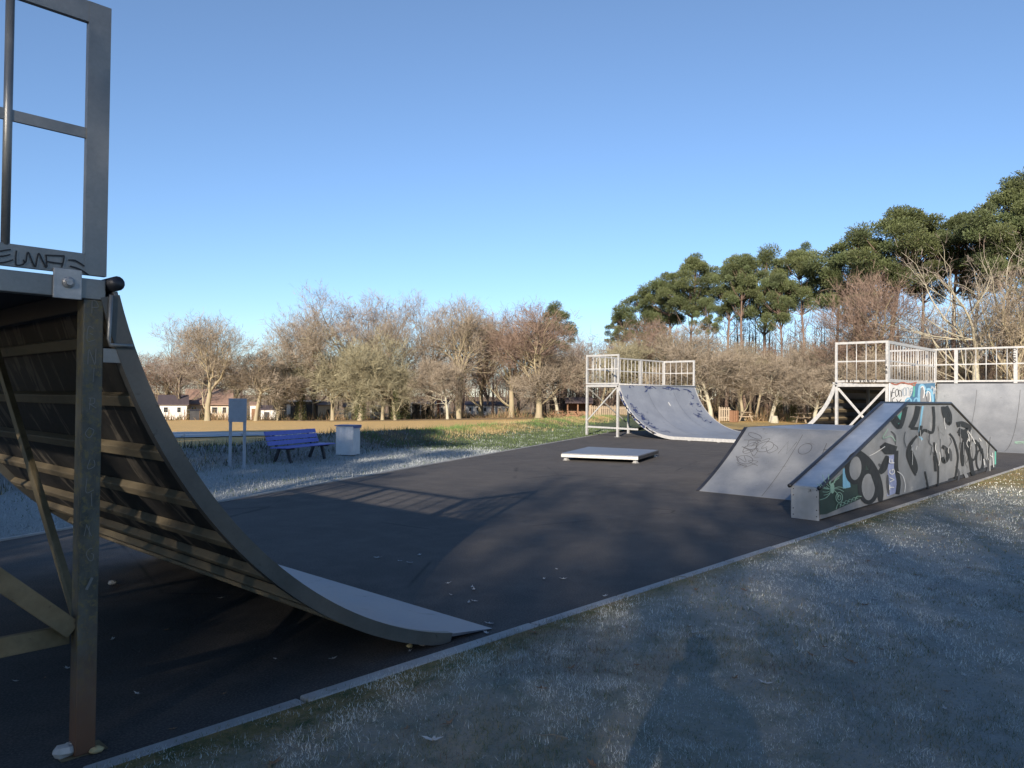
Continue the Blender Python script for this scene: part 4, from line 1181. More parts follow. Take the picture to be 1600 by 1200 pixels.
def make_pine(key, seed, h=15, cb=.58, rx=2.6, npf=34, lean=0):
    r = random.Random(seed); g = np.random.default_rng(seed)
    wood = MB()
    p = Vector((0,0,-.2)); d = Vector((lean,0,1)).normalized(); pts = [p]; rad = [.30]
    for i in range(9):
        d = (d+Vector((r.gauss(0,.035), r.gauss(0,.035), .05))).normalized(); p = p+d*(h*.95/9); pts.append(p); rad.append(.26*(1-.85*(i+1)/9))
    wood.tube(pts, rad, 8, 0, False)
    trk = lambda z: pts[min(9, max(0, int(z/(h*.95)*9)))]
    V = []; C = []
    for k in range(npf):
        u = (k+r.random())/npf; z = h*(cb+(1.0-cb)*u**.85)
        prof_ = math.sin(math.pi*min(1, .20+.80*u)**.9)**.6 if u < .97 else .3
        a = k*2.4+r.uniform(-.5,.5); rr = rx*prof_*r.uniform(.25,1.18)
        b = trk(z-1.0); c = np.array([b.x+math.cos(a)*rr, b.y+math.sin(a)*rr, z+r.uniform(-.6,.6)])
        lim = [b, Vector((b.x+(c[0]-b.x)*.5, b.y+(c[1]-b.y)*.5, b.z+(c[2]-b.z)*.35)), Vector(c)]
        wood.tube(lim, [.06,.045,.015], 4, 0, False)
        s_ = r.uniform(.38, .92)*(rx/2.6); n = int(760*s_)
        dv = g.normal(size=(n,3)); dv /= np.linalg.norm(dv, axis=1)[:,None]
        rad_ = g.random(n)**.45
        pp = c+dv*rad_[:,None]*np.array([s_*r.uniform(.8,1.25), s_*r.uniform(.8,1.25), s_*r.uniform(.5,.85)])
        # tufts: short needle fans pointing outwards and up
        od = dv+np.array([0,0,.7])+g.normal(size=(n,3))*.8; od /= np.linalg.norm(od, axis=1)[:,None]
        sd = np.cross(od, g.normal(size=(n,3))); sd /= np.linalg.norm(sd, axis=1)[:,None]
        L = g.uniform(.11,.27,n)[:,None]; W = g.uniform(.016,.032,n)[:,None]
        tri = np.stack([pp-sd*W*.5, pp+od*L+sd*W*1.2, pp+od*L*1.1-sd*W*1.2], 1)
        sd2 = np.cross(od, sd)
        tri2 = np.stack([pp-sd2*W*.5, pp+od*L*.9+sd2*W*1.2, pp+od*L-sd2*W*1.2], 1)
        V.append(tri); V.append(tri2)
        base = np.array([.095,.122,.052])*r.uniform(.75,1.25) + np.array([.02,.012,0])*r.random()
        cc = base*(g.uniform(.65,1.4,n)[:,None]); cc = np.repeat(cc, 3, 0); C.append(cc); C.append(cc)
    for k in range(r.randint(5,9)):            # dead side branches below the crown
        z = h*r.uniform(.3, cb); b = trk(z); a = r.uniform(0, 6.28); L = r.uniform(.6,1.8)
        wood.tube([b, b+Vector((math.cos(a)*L*.6, math.sin(a)*L*.6, .1)), b+Vector((math.cos(a)*L, math.sin(a)*L, r.uniform(-.3,.3)))], [.035,.025,.008], 4, 0, False)
    V = np.concatenate(V).reshape(-1,3); C = np.concatenate(C)
    w_ = wood.build('trunk', M['bark_pine'], None)
    c_ = fast_mesh('crown', V, np.arange(len(V)).reshape(-1,3), M['needles'], col=C)
    PROTO[key] = ([w_, c_], h)
used_proto = set()
def plant(key, name, x, y, h, label, group, rz=None, mats=None, width=1.0, cat='tree', zoff=0):
    parts, ph = PROTO[key]
    sc = h/ph
    e = empty(name, (x, y, gz(x, y)+zoff), label, cat, group, rz if rz is not None else random.uniform(0, 6.28))
    e.scale = (sc*width, sc*width, sc)
    for p in parts:
        if key in used_proto:
            q = p.copy(); COL.objects.link(q)
        else: q = p
        q.parent = e
        if mats:
            mt = mats.get(q.name.split('.')[0])
            if mt:
                q.material_slots[0].link = 'OBJECT'; q.material_slots[0].material = M[mt]
        elif key in used_proto:
            q.material_slots[0].link = 'DATA'
    used_proto.add(key)
    return e
make_bare('oakA', 'bark_pale', 'tw_tan', seed=3, h=11, fork=.30, spread=.68, up=.6, levels=5, r0=.34, nk=(4,5), twn=2)
make_bare('oakB', 'bark_pale', 'tw_brown', seed=8, h=12, fork=.30, spread=.62, levels=5, r0=.32, nk=(4,5), up=.7, twl=1.2, gnarl=.16, twn=3)
make_bare('mossC', 'bark_pale', 'tw_moss', ivy=900, seed=14, h=9, fork=.33, spread=.95, levels=5, r0=.30, nk=(4,6), droop=.08, twl=.9, twn=3)
make_bare('tallD', 'bark_brown', 'tw_grey', seed=21, h=14, fork=.36, spread=.5, twn=3, levels=5, r0=.26, nk=(3,4), up=.8)
make_bare('ivyE', 'bark_brown', 'tw_tan', ivy=3200, seed=33, h=13, fork=.38, spread=.62, twn=3, levels=5, r0=.30, nk=(3,4), up=.5)
make_bare('bushF', 'bark_pale', 'tw_moss', seed=45, h=6, fork=.26, spread=.95, levels=4, r0=.16, nk=(5,7), twl=.9, twn=6, droop=.1)
make_bare('gnarG', 'bark_white', 'tw_tan', seed=52, h=8, fork=.38, spread=1.0, levels=5, r0=.20, nk=(4,5), gnarl=.30, twn=4, up=.3)
make_bare('deadH', 'bark_white', 'tw_grey', seed=66, h=14, fork=.36, spread=.75, levels=4, r0=.26, nk=(3,4), twl=.6, twn=1, gnarl=.17, up=.5)
make_bare('screen', 'bark_brown', 'tw_grey', seed=91, h=12, fork=.42, spread=.8, levels=5, r0=.22, nk=(4,6), twn=4, twl=1.3)
make_bare('thick', 'bark_brown', 'tw_ivy', seed=92, h=11, fork=.3, spread=.85, levels=5, r0=.2, nk=(4,6), twn=10, twl=1.2)
make_bare('poleT', 'bark_pale', 'tw_tan', seed=95, h=12, fork=.55, spread=.6, levels=4, r0=.2, nk=(3,4), twn=5, up=.5)
make_pine('pineA', 101, 16, .66, 2.7, 40)
make_pine('pineB', 102, 17, .70, 2.4, 34, .03)
make_pine('pineC', 103, 15, .58, 2.9, 46)
make_pine('pineD', 104, 18, .66, 3.2, 52, -.03)
def top_h(px, ytop, dist, x, y):      # height of a tree whose tip shows at pixel row ytop
    hor = 620+(px-800)*.0101
    a = (px-800)/FOC; dep = dist/math.hypot(1, a)
    return EYE+(hor-ytop)*dep/FOC-gz(x, y)
def tp_(key, name, px, ytop, dist, label, group=None, **kw):
    x, y = at_dist(px, dist); h = top_h(px, ytop, dist, x, y)
    return plant(key, name, x, y, h*((1.17 if px < 930 else 1.03) if name == 'bare_tree' else 1.0), label, group, **kw)
# --- the tree line across the field, left to right, each with its own look
tp_('oakA', 'bare_tree', 325, 504, 80, 'leafless pale tree with a wide crown just left of the notice board', width=1.05, rz=.4)
tp_('tallD', 'bare_tree', 283, 512, 98, 'fine grey leafless tree standing furthest left beyond the white house')
tp_('oakB', 'bare_tree', 262, 560, 108, 'low reddish brown leafless tree at the far left above the dark roof', width=1.7)
tp_('gnarG', 'bare_tree', 400, 540, 80, 'crooked leafless tree directly right of the notice board', width=1.1, mats={'trunk':'bark_pale'})
tp_('mossC', 'bare_tree', 436, 548, 84, 'low ivy wrapped tree with drooping olive twigs above the left end of the bench', width=1.15)
tp_('ivyE', 'bare_tree', 470, 492, 83, 'tall leafless tree with an ivy wrapped trunk above the bench')
tp_('tallD', 'bare_tree', 492, 505, 92, 'thin grey leafless tree just right of the ivy wrapped trunk above the bench', width=1.1)
tp_('bushF', 'bare_tree', 520, 528, 82, 'dense olive shrubby tree standing above the litter bin', width=1.0)
tp_('tallD', 'bare_tree', 553, 470, 90, 'tallest leafless tree in the field tree line, with thin grey top twigs', width=1.05, rz=2.2)
tp_('mossC', 'bare_tree', 563, 520, 79, 'olive mossy tree with a dense crown right of the litter bin', width=1.0, rz=2.0)
tp_('bushF', 'bare_tree', 598, 540, 80, 'rounded olive thicket in front of the caravan, right of the litter bin', width=1.0)
tp_('tallD', 'bare_tree', 612, 483, 92, 'slim grey leafless tree rising behind the ivy covered thicket', rz=4.0)
tp_('ivyE', 'bare_tree', 632, 500, 84, 'tree smothered in pale ivy down to the ground, left of the red brick pillar', width=1.2, rz=1.0)
tp_('mossC', 'bare_tree', 618, 560, 78, 'squat bushy tree with shaggy low twigs at the centre of the field edge', width=1.0, rz=4.4)
tp_('tallD', 'bare_tree', 676, 482, 90, 'leafless tree with forked grey top behind the red brick pillar', rz=5.2)
tp_('oakA', 'bare_tree', 716, 484, 82, 'pale barked leafless tree with spreading limbs right of the red brick pillar', width=1.05, rz=1.7)
tp_('gnarG', 'bare_tree', 700, 560, 79, 'short leaning tree with sunlit trunk at the foot of the pale barked tree', width=1.0)
tp_('oakB', 'bare_tree', 752, 506, 92, 'brown twiggy tree behind the long white building', width=1.2, rz=3.3)
tp_('oakB', 'bare_tree', 842, 487, 78, 'big round reddish brown leafless tree, left of the far mini ramp', width=1.3, rz=.9)
tp_('oakB', 'bare_tree', 800, 505, 86, 'reddish brown leafless tree tucked behind the left side of the big round one', width=1.3, rz=2.9)
tp_('gnarG', 'bare_tree', 872, 545, 80, 'white trunked small tree beside the wooden shelter', width=1.1, rz=2.1)
tp_('tallD', 'bare_tree', 893, 535, 96, 'thin grey leafless tree above the wooden shelter', width=1.1)
tp_('pineB', 'pine_tree', 722, 508, 104, 'dark pine top showing behind the pale barked leafless tree')
tp_('pineA', 'pine_tree', 770, 512, 106, 'small pine top between the brown leafless trees')
tp_('pineC', 'pine_tree', 866, 484, 98, 'pine crown peeping over the big round leafless tree')
# --- right of the gap: pines
tp_('pineB', 'pine_tree', 960, 494, 96, 'lone thin pine standing apart at the left edge of the pine stand', width=.85)
pl = [(1010,458,92,'pineC',1.3),(1048,436,90,'pineA',1.2),(1080,408,86,'pineD',1.15),(1103,470,84,'pineB',1.0),(1136,410,84,'pineA',1.0),(1165,400,82,'pineB',1.05),(1198,402,84,'pineC',1.0),(1222,430,80,'pineA',.9),(1258,393,80,'pineD',.95),(1300,402,82,'pineB',1.1)]
pn = ['short bushy pine at the low left end of the pine stand','rounded pine second from the left of the pine stand','broad pine dome above the right end of the mini ramp rail','low hung pine tucked under the broad dome','pine with twin bare lower trunks right of the broad dome','tall pine in the middle of the stand, right of the twin trunked one','pine with a full crown above the low bank ramp','narrow pine with low hanging boughs in a notch of the stand','tall pine with a peaked crown left of the railed corner deck','small pine crown just above the left end of the corner deck railing']
for (px, yt, ds, kk, wd_), lb_ in zip(pl, pn): tp_(kk, 'pine_tree', px, yt, ds, lb_, width=wd_*.88)
pl = [(1345,372,78,'pineC',1.35),(1395,338,76,'pineD',1.5),(1440,360,80,'pineA',1.0),(1490,338,74,'pineB',1.2),(1525,352,78,'pineA',1.1),(1572,294,70,'pineD',1.1),(1612,290,70,'pineC',1.2),(1660,300,74,'pineA',1.2)]
pn = ['dark pine at the left of the big pine group, above the corner deck','biggest pine dome above the corner deck railing','pine in the dip between the big dome and the bleached bare tree','pine crown directly behind the bleached bare tree','dense pine right of the bleached bare tree','tallest pine, at the upper right corner of the wood','pine cut by the right edge beside the tallest one','pine beyond the right edge of the tallest one']
for (px, yt, ds, kk, wd_), lb_ in zip(pl, pn): tp_(kk, 'pine_tree', px, yt, ds, lb_, width=wd_*.88)
# --- leafless trees in front of the pines
tp_('oakB', 'bare_tree', 1030, 492, 74, 'reddish brown leafless crown behind the back rail of the mini ramp', width=1.5, rz=1.1)
tp_('oakA', 'bare_tree', 1075, 500, 68, 'pale twiggy tree right behind the mini ramp rail', width=1.3, rz=2.6)
tp_('gnarG', 'bare_tree', 1012, 510, 70, 'sunlit crooked tree above the middle of the mini ramp rail', width=1.2, rz=.2, mats={'crown':'tw_moss'})
tp_('gnarG', 'bare_tree', 1112, 520, 66, 'bright gnarled tree just right of the mini ramp rail', width=1.3, rz=1.3)
tp_('oakA', 'bare_tree', 1160, 525, 66, 'tangled pale tree above the left end of the low bank ramp', width=.9, rz=3.4)
tp_('gnarG', 'bare_tree', 1205, 545, 64, 'contorted pale tree with horizontal boughs above the bank ramp', width=1.5, rz=5.0)
tp_('ivyE', 'bare_tree', 1240, 525, 66, 'ivy trunked leafless tree left of the corner deck', width=1.0, rz=1.9)
tp_('gnarG', 'bare_tree', 1272, 550, 60, 'gnarled tree with drooping boughs close left of the corner deck', width=1.3, rz=3.9)
tp_('oakB', 'bare_tree', 1372, 412, 66, 'brown twiggy leafless tree in front of the biggest pine dome', width=1.15, rz=.5)
tp_('oakB', 'bare_tree', 1330, 500, 64, 'dark brown rounded bare tree behind the corner deck railing', width=1.6, rz=4.2)
tp_('deadH', 'bare_tree', 1525, 362, 60, 'bleached bare tree with thick pale limbs rising behind the right railing', width=1.25, rz=2.45)
tp_('oakA', 'bare_tree', 1590, 400, 58, 'pale leafless tree at the right edge behind the railing', width=.9, rz=2.2)
tp_('oakB', 'bare_tree', 1580, 470, 66, 'reddish brown bush of a tree behind the right end of the railing', width=1.7, rz=3.2)
tp_('tallD', 'bare_tree', 1450, 470, 68, 'grey twiggy tree seen through the slatted railing', width=1.1)
tp_('gnarG', 'bare_tree', 1420, 530, 58, 'low gnarled tree behind the corner of the railing', width=1.2, rz=.8)
# --- the wood behind: individual background trees that nothing tells apart
rw = random.Random(77)
for i in range(34):
    px = 930+i*20+rw.uniform(-9, 9); ds = rw.uniform(76, 104)
    tp_(rw.choice(['poleT','poleT','ivyE','poleT','oakA']), 'bare_tree', px, rw.uniform(530, 572), ds, 'leafless tree deep in the wood behind the ramps', 'trees deep in the wood behind the ramps', width=rw.uniform(.9,1.3), mats={'trunk':rw.choice(['bark_brown','bark_pale','bark_pale']), 'crown':rw.choice(['tw_brown','tw_tan','tw_moss'])})
for i in range(16):
    px = 225+i*45+rw.uniform(-10, 10); ds = rw.uniform(104, 135)
    tp_(rw.choice(['tallD','oakB','oakA']), 'bare_tree', px, rw.uniform(540, 575), ds, 'hazy leafless tree far behind the houses', 'trees far behind the houses', width=rw.uniform(1.0,1.5), mats={'trunk':'bark_brown', 'crown':rw.choice(['tw_brown','tw_grey','tw_tan'])})
# far-off wood that reads as one mass (stuff): trunks and twigs
def far_wood():
    g = np.random.default_rng(5); T = []
    def tri(p, q, w_): 
        d = q-p; sd = np.cross(d, g.normal(size=d.shape)); sd /= np.linalg.norm(sd, axis=1)[:,None]
        T.append(np.stack([p-sd*w_, p+sd*w_, q], 1))
    for (a0, a1, d0, d1, n, hh) in ((10, 41, 92, 150, 520, 8.5), (41, 80, 150, 200, 300, 7.5)):
        az = np.radians(g.uniform(a0, a1, n)); ds = g.uniform(d0, d1, n)
        x, y = np.cos(az)*ds, np.sin(az)*ds; z = land_all(x, y)
        h = hh*g.uniform(.7, 1.25, n)*(1+.35*(np.degrees(az) < 27))
        b = np.stack([x, y, z], -1); t = b+np.stack([g.normal(0,.4,n), g.normal(0,.4,n), h], -1)
        tri(b, t, .17); tri(b, t, .17)
        m_ = 70
        u = g.uniform(.12, 1.0, (n, m_)); sp = 2.6*np.sin(np.pi*np.clip(u*.8+.15, 0, 1))
        c = b[:,None,:]+(t-b)[:,None,:]*u[...,None]+g.normal(size=(n,m_,3))*sp[...,None]*np.array([.6,.6,.25])
        c = c.reshape(-1,3); dv = g.normal(size=c.shape)*np.array([.6,.6,.7])+np.array([0,0,.35])
        tri(c, c+dv*1.3, .028)
    V = np.concatenate(T).reshape(-1,3)
    o = fast_mesh('far_wood', V, np.arange(len(V)).reshape(-1,3), twig_mat('far_twigs', (.10,.07,.055), (.15,.11,.085)))  # twigs coloured darker to stand for the wood's shadowed interior
    tag(o, kind='stuff')
far_wood()
# undergrowth at the foot of the wood (stuff)
def undergrowth():
    g = np.random.default_rng(6)
    n = 26000
    az = np.radians(np.where(g.random(n) < .62, g.uniform(10, 40, n), g.uniform(40, 72, n)))
    ds = np.where(np.degrees(az) < 40, g.uniform(66, 96, n), g.uniform(84, 104, n))
    x, y = np.cos(az)*ds, np.sin(az)*ds
    k = vnoise(x*.25, y*.25, 61); keep = k > .45; x, y, k = x[keep], y[keep], k[keep]
    z = land_all(x, y); n = len(x); L = g.uniform(.3, 1.5, n)*(k*2-.6)
    a = g.random(n)*6.28
    r = g.random(n)
    c = np.stack([.15+.09*r, .10+.06*r, .055+.03*r], -1); gr_ = g.random(n) < .22; c[gr_] = np.array([.07,.08,.03])
    w_ = .035; wx, wy = np.cos(a)*w_, np.sin(a)*w_
    V = np.empty((n,3,3)); V[:,0] = np.stack([x-wx,y-wy,z-.02],-1); V[:,1] = np.stack([x+wx,y+wy,z-.02],-1)
    V[:,2] = np.stack([x+g.normal(0,.35,n),y+g.normal(0,.35,n),z+L],-1)
    tag(fast_mesh('undergrowth', V.reshape(-1,3), np.arange(3*n).reshape(-1,3), M['tuft'], col=np.repeat(c,3,0)), kind='stuff')
undergrowth()
# --- trees behind the photographer that put the near half of the park in shade
def shade(s_, t_, key, h, width=1.0, nm='pine_tree', lab='pine standing behind the photographer, shading the near half of the pad', grp='pines behind the photographer'):
    x, y = s_*.873-t_*.488, s_*.488+t_*.873
    return plant(key, nm, x, y, h, lab, grp, width=width, zoff=-gz(x, y))
for (s_, t_, k_, h_, w_) in SHADE:
    if 'pine' in k_: shade(s_, t_, k_, h_, w_)
    else: shade(s_, t_, k_, h_, w_, 'bare_tree', 'leafless tree standing behind the photographer, dappling the lawn', 'leafless trees behind the photographer')
# ------------------------------------------------------------------ houses, sheds, fences beyond the field
def place(px, dist):
    x, y = at_dist(px, dist); return x, y, gz(x, y)
def local_frame(px0, px1, dist):
    a = np.array(at_dist(px0, dist)); b = np.array(at_dist(px1, dist)); c = (a+b)/2
    d = (b-a); L = np.hypot(*d); return c, L, math.atan2(d[1], d[0])
def hut(name, px0, px1, ytop, dist, depth, wall, roof, label, cat, roof_h=.9, over=.25, wins=(), flat=False, ybase=655):
    c, L, rz = local_frame(px0, px1, dist)
    z0 = gz(c[0], c[1]); dep = dist/math.hypot(1, ((px0+px1)/2-800)/FOC)
    hor = 620+((px0+px1)/2-800)*.0101
    h = EYE+(hor-ytop)*dep/FOC-z0
    e = empty(name, (c[0], c[1], z0), label, cat, rz=rz)
    mb = MB(); mb.box(-L/2, L/2, 0, depth, -.3, h); mb.build('wall', M[wall], e, local=True)
    mb = MB()
    if flat: mb.box(-L/2-over, L/2+over, -over*1.5, depth+over, h+.003, h+.16)
    else: mb.sweep([(-over, h-.06), (depth+over, h-.06), (depth+over, h+.03), (depth/2, h+roof_h), (-over, h+.03)], 0, -L/2-over, L/2+over)
    mb.build('roof', M[roof], e, local=True)
    for (u0, u1, v0, v1, mt, nm) in wins:
        x0, x1 = -L/2+L*u0, -L/2+L*u1
        mb = MB(); mb.box(x0, x1, -.035, -.002, h*v0, h*v1); f = mb.build(nm, M['white' if mt == 'glass' else mt], e, local=True)
        if mt == 'glass':
            mb = MB(); mb.box(x0+.07, x1-.07, -.045, -.036, h*v0+.07, h*v1-.07); mb.build('pane', M['glass'], f, local=True)
    return e, L, h
hut('house', 250, 292, 632, 96, 6, 'wall_white', 'roof_dark', 'white house with a dark roof at the far left edge of the field', 'house', 1.1, wins=((.12,.32,.45,.85,'glass','window'),(.62,.80,.45,.85,'glass','window')))
hut('house', 294, 360, 632, 100, 7, 'wall_cream', 'roof_red', 'cream house with a terracotta roof left of the notice board', 'house', 1.9, .4, wins=((.08,.2,.4,.85,'glass','window'),(.32,.42,.0,.8,'wood','door'),(.55,.7,.4,.85,'glass','window'),(.8,.92,.4,.85,'glass','window')))
hut('shed', 391, 402, 633, 97, 4, 'wall_white', 'roof_red', 'small white shed just right of the notice board', 'shed', .4, .1, wins=((.2,.7,.0,.75,'wood','door'),))
hut('shed', 408, 434, 640, 97, 4, 'wall_white', 'roof_dark', 'low white shed half hidden by trunks above the left of the bench', 'shed', .5, .1, wins=((.2,.5,.0,.75,'dkwall','door'),))
hut('carport', 441, 500, 628, 94, 6, 'dkwall', 'wall_white', 'black walled carport with a thin white roof behind the ivy wrapped tree', 'carport', flat=True, wins=((.12,.22,.3,.85,'wall_white','door'),(.45,.6,.35,.8,'glass','window')))
hut('house', 497, 519, 633, 92, 5, 'wall_cream', 'roof_red', 'cream cottage end wall left of the litter bin', 'house', .4, .15, wins=((.62,.82,.0,.7,'dkwall','door'),))
hut('cabin', 538, 560, 636, 92, 4, 'wall_cream', 'roof_red', 'small cream cabin with a white door right of the litter bin', 'cabin', .5, .2, wins=((.3,.7,.0,.6,'white','door'),))
e_, L_, h_ = hut('caravan', 579, 601, 636, 92, 2.2, 'wall_white', 'wall_white', 'white caravan with a wide dark window under the trees', 'caravan', flat=True, over=.03, wins=((.08,.92,.52,.95,'glass','window'),(.05,.95,.3,.36,'roof_red','trim_band')))
hut('house', 655, 700, 632, 112, 6, 'wall_cream', 'roof_dark', 'cream house behind the open sided carport', 'house', .8, wins=((.2,.4,.3,.8,'glass','window'),(.65,.85,.3,.8,'glass','window')))
hut('long_building', 728, 800, 633, 108, 6, 'wall_white', 'roof_dark', 'long white building behind the brown trees', 'house', .5, .2, wins=tuple((.06+.16*i,.13+.16*i,.4,.8,'glass','window') for i in range(6)))
# open carport with a white roof edge
c, L, rz = local_frame(641, 690, 94); z0 = gz(*c)
e = empty('carport', (c[0], c[1], z0), 'open sided carport with a long white roof edge left of the brick pillar', 'carport', rz=rz)
mb = MB(); mb.box(-L/2, L/2, -.1, 4, 1.72, 1.86); mb.build('roof', M['wall_white'], e, local=True)
for x in (-L/2+.1, -L/6, L/6, L/2-.1):
    for y in (.0, 3.8):
        mb = MB(); mb.box(x-.06, x+.06, y, y+.12, -.2, 1.72); mb.build('post', M['white'], e, local=True)
mb = MB(); mb.box(-L/2, L/2, 3.95, 4.0, 0, 1.7); mb.build('rear_wall', M['dkwall'], e, local=True)
c, L, rz = local_frame(677, 689, 93.0); z0 = gz(*c)
e = empty('brick_pillar', (c[0], c[1], z0), 'red brick barbecue chimney with a white side at the field edge', 'chimney', rz=rz)
mb = MB(); mb.box(-.05, .50, 0, .6, -.2, 1.75); mb.box(.0, .45, .05, .55, 1.75, 2.1); mb.build('stack', M['brick'], e, local=True)
mb = MB(); mb.box(-.5, -.052, .0, .55, -.2, 1.45); mb.build('white_wall', M['wall_white'], e, local=True)
mb = MB(); mb.box(-.1, .55, -.04, .64, 2.102, 2.16); mb.build('cap', M['brick'], e, local=True)
c, L, rz = local_frame(690, 700, 92.5); z0 = gz(*c)
e = empty('pergola', (c[0], c[1], z0), 'white pergola frame right of the red brick chimney', 'pergola', rz=rz)
for x in (-.6, .4):
    for y in (0, 1.5):
        mb = MB(); mb.box(x, x+.09, y, y+.09, -.2, 1.7); mb.build('post', M['white'], e, local=True)
mb = MB(); mb.box(-.75, .65, -.05, .08, 1.702, 1.8); mb.box(-.75, .65, 1.5, 1.62, 1.702, 1.8); mb.build('beam', M['white'], e, local=True)
# wooden shelter and picnic furniture
c, L, rz = local_frame(886, 918, 82); z0 = gz(*c)
e = empty('wooden_shelter', (c[0], c[1], z0), 'dark wooden shelter with a pitched roof left of the mini ramp', 'shelter', rz=rz)
mb = MB(); mb.sweep([(-.4,1.5),(2.6,1.5),(2.6,1.56),(1.1,2.15),(-.4,1.56)], 0, -L/2-.2, L/2+.6); mb.build('roof', M['roof_dark'], e, local=True)
for x in (-L/2, 0, L/2+.3):
    for y in (0, 2.2):
        mb = MB(); mb.box(x, x+.14, y, y+.14, -.2, 1.5); mb.build('post', M['wood'], e, local=True)
mb = MB(); mb.box(-L/2+.15, L/2+.3, .04, .10, 0, .62); mb.build('low_wall', M['wood'], e, local=True)
mb = MB(); mb.box(-L/2+.15, L/2+.3, 2.24, 2.30, 0, 1.5); mb.build('rear_wall', M['wood'], e, local=True)
def picnic(px, dist, label, mt='wood', rz=None, group=None):
    x, y, z = place(px, dist)
    e = empty('picnic_table', (x, y, z), label, 'picnic table', group, rz if rz is not None else random.uniform(0, 3))
    mb = MB()
    for k in range(4): mb.box(-.9, .9, -.36+k*.185, -.19+k*.185, .70, .745)
    mb.build('table_top', M[mt], e, local=True)
    for sg in (-1, 1):
        mb = MB(); mb.box(-.9, .9, sg*.72-.14, sg*.72+.14, .42, .46); mb.build('bench_seat', M[mt], e, local=True)
        mb = MB(); mb.beam((sg*.6, -.55, 0), (sg*.6, -.25, .69), .08, .08); mb.beam((sg*.6, .55, 0), (sg*.6, .25, .69), .08, .08); mb.box(sg*.6+.045-.02, sg*.6+.045+.04, -.8, .8, .34, .415); mb.build('leg_frame', M[mt], e, local=True)
picnic(872, 72, 'brown picnic table on the grass left of the wooden shelter', rz=.9)
picnic(895, 66, 'brown picnic table in front of the wooden shelter', rz=.6)
picnic(1262, 62, 'wooden picnic table beside the corner deck of the mini ramp', 'wood_pale', rz=-.5)
picnic(1160, 64, 'pale picnic table near the leaning trunk, right of the mini ramp', 'wood_pale', rz=.9)
x, y, z = place(1210, 60)
e = empty('tree_stump', (x, y, z), 'pale split tree stump on the grass behind the bank ramp', 'stump')
mb = MB(); mb.tube([(0,0,-.1),(.02,0,.2),(.05,.02,.5)], [.36,.28,.22], 9, 0, True); mb.build('stump', M['bark_white'], e, local=True)
mb = MB(); mb.tube([(.1,0,.1),(.5,.1,.05),(.95,.15,.0)], [.14,.10,.03], 6, 0, True); mb.build('root', M['bark_white'], e, local=True)
def picket(px0, px1, d0, d1, h, label, mt='wood_pale', gap=.16, wdt=.10, rails=2):
    a = np.array(at_dist(px0, d0)); b = np.array(at_dist(px1, d1)); L = np.hypot(*(b-a)); rz = math.atan2(*(b-a)[::-1])
    z0 = min(gz(*a), gz(*b))
    e = empty('fence', (a[0], a[1], z0), label, 'fence', rz=rz)
    mb = MB(); n = int(L/gap)
    for i in range(n): mb.box(i*gap, i*gap+wdt, -.012, .012, .08, h+random.uniform(-.03,.03))
    mb.build('pickets', M[mt], e, local=True)
    mb = MB()
    for z in np.linspace(.3, h-.2, rails): mb.box(0, L, .014, .05, z, z+.08)
    mb.build('rail', M[mt], e, local=True)
    for i in range(int(L/2.0)+1):
        mb = MB(); mb.box(i*2.0-.05, i*2.0+.05, .052, .14, -.2, h+.05); mb.build('post', M[mt], e, local=True)
picket(922, 1040, 58, 60, 1.15, 'pale wooden picket fence seen under the deck of the mini ramp')
picket(1124, 1142, 60, 60, 1.1, 'short pale picket fence right of the mini ramp')
c0 = at_dist(1147, 60)
e = empty('bin_post', (c0[0], c0[1], gz(*c0)), 'dark wooden litter bin at the end of the short picket fence', 'bin')
mb = MB()
for k in range(10):
    t = k*.628; mb.box(math.cos(t)*.26-.06, math.cos(t)*.26+.06, math.sin(t)*.26-.06, math.sin(t)*.26+.06, 0, .85+.01*(k % 3))
mb.build('staves', M['wood'], e, local=True)
mb = MB(); mb.tube([(0,0,.05),(0,0,.8)], .22, 12); mb.build('liner', M['dkwall'], e, local=True)
# wire fence in front of the houses
a = np.array(at_dist(240, 92)); b = np.array(at_dist(372, 94)); L = np.hypot(*(b-a)); rz = math.atan2(*(b-a)[::-1])
e = empty('wire_fence', (a[0], a[1], gz(*a)), 'thin wire fence in front of the white house', 'fence', rz=rz)
for i in range(int(L/1.6)+1):
    mb = MB(); mb.box(i*1.6-.03, i*1.6+.03, -.03, .03, -.3, 1.15); mb.build('post', M['wood'], e, local=True)
mb = MB()
for z in (.3,.7,1.1): mb.box(0, L, -.008, .008, z, z+.016)
mb.build('wire', M['galv'], e, local=True)
# dark hedge box between the houses
c, L, rz = local_frame(297, 312, 90)
e = empty('wheelie_bin', (c[0], c[1], gz(*c)), 'dark rubbish container standing before the cream house', 'bin', rz=rz)
mb = MB(); mb.sweep([(-.35,0),(.35,0),(.42,1.0),(-.42,1.0)], 0, -L/2, L/2); mb.build('body', M['dkwall'], e, local=True)
mb = MB(); mb.sweep([(-.46,1.005),(.46,1.005),(.40,1.14),(-.30,1.20)], 0, -L/2-.04, L/2+.04); mb.build('lid', M['dark'], e, local=True)

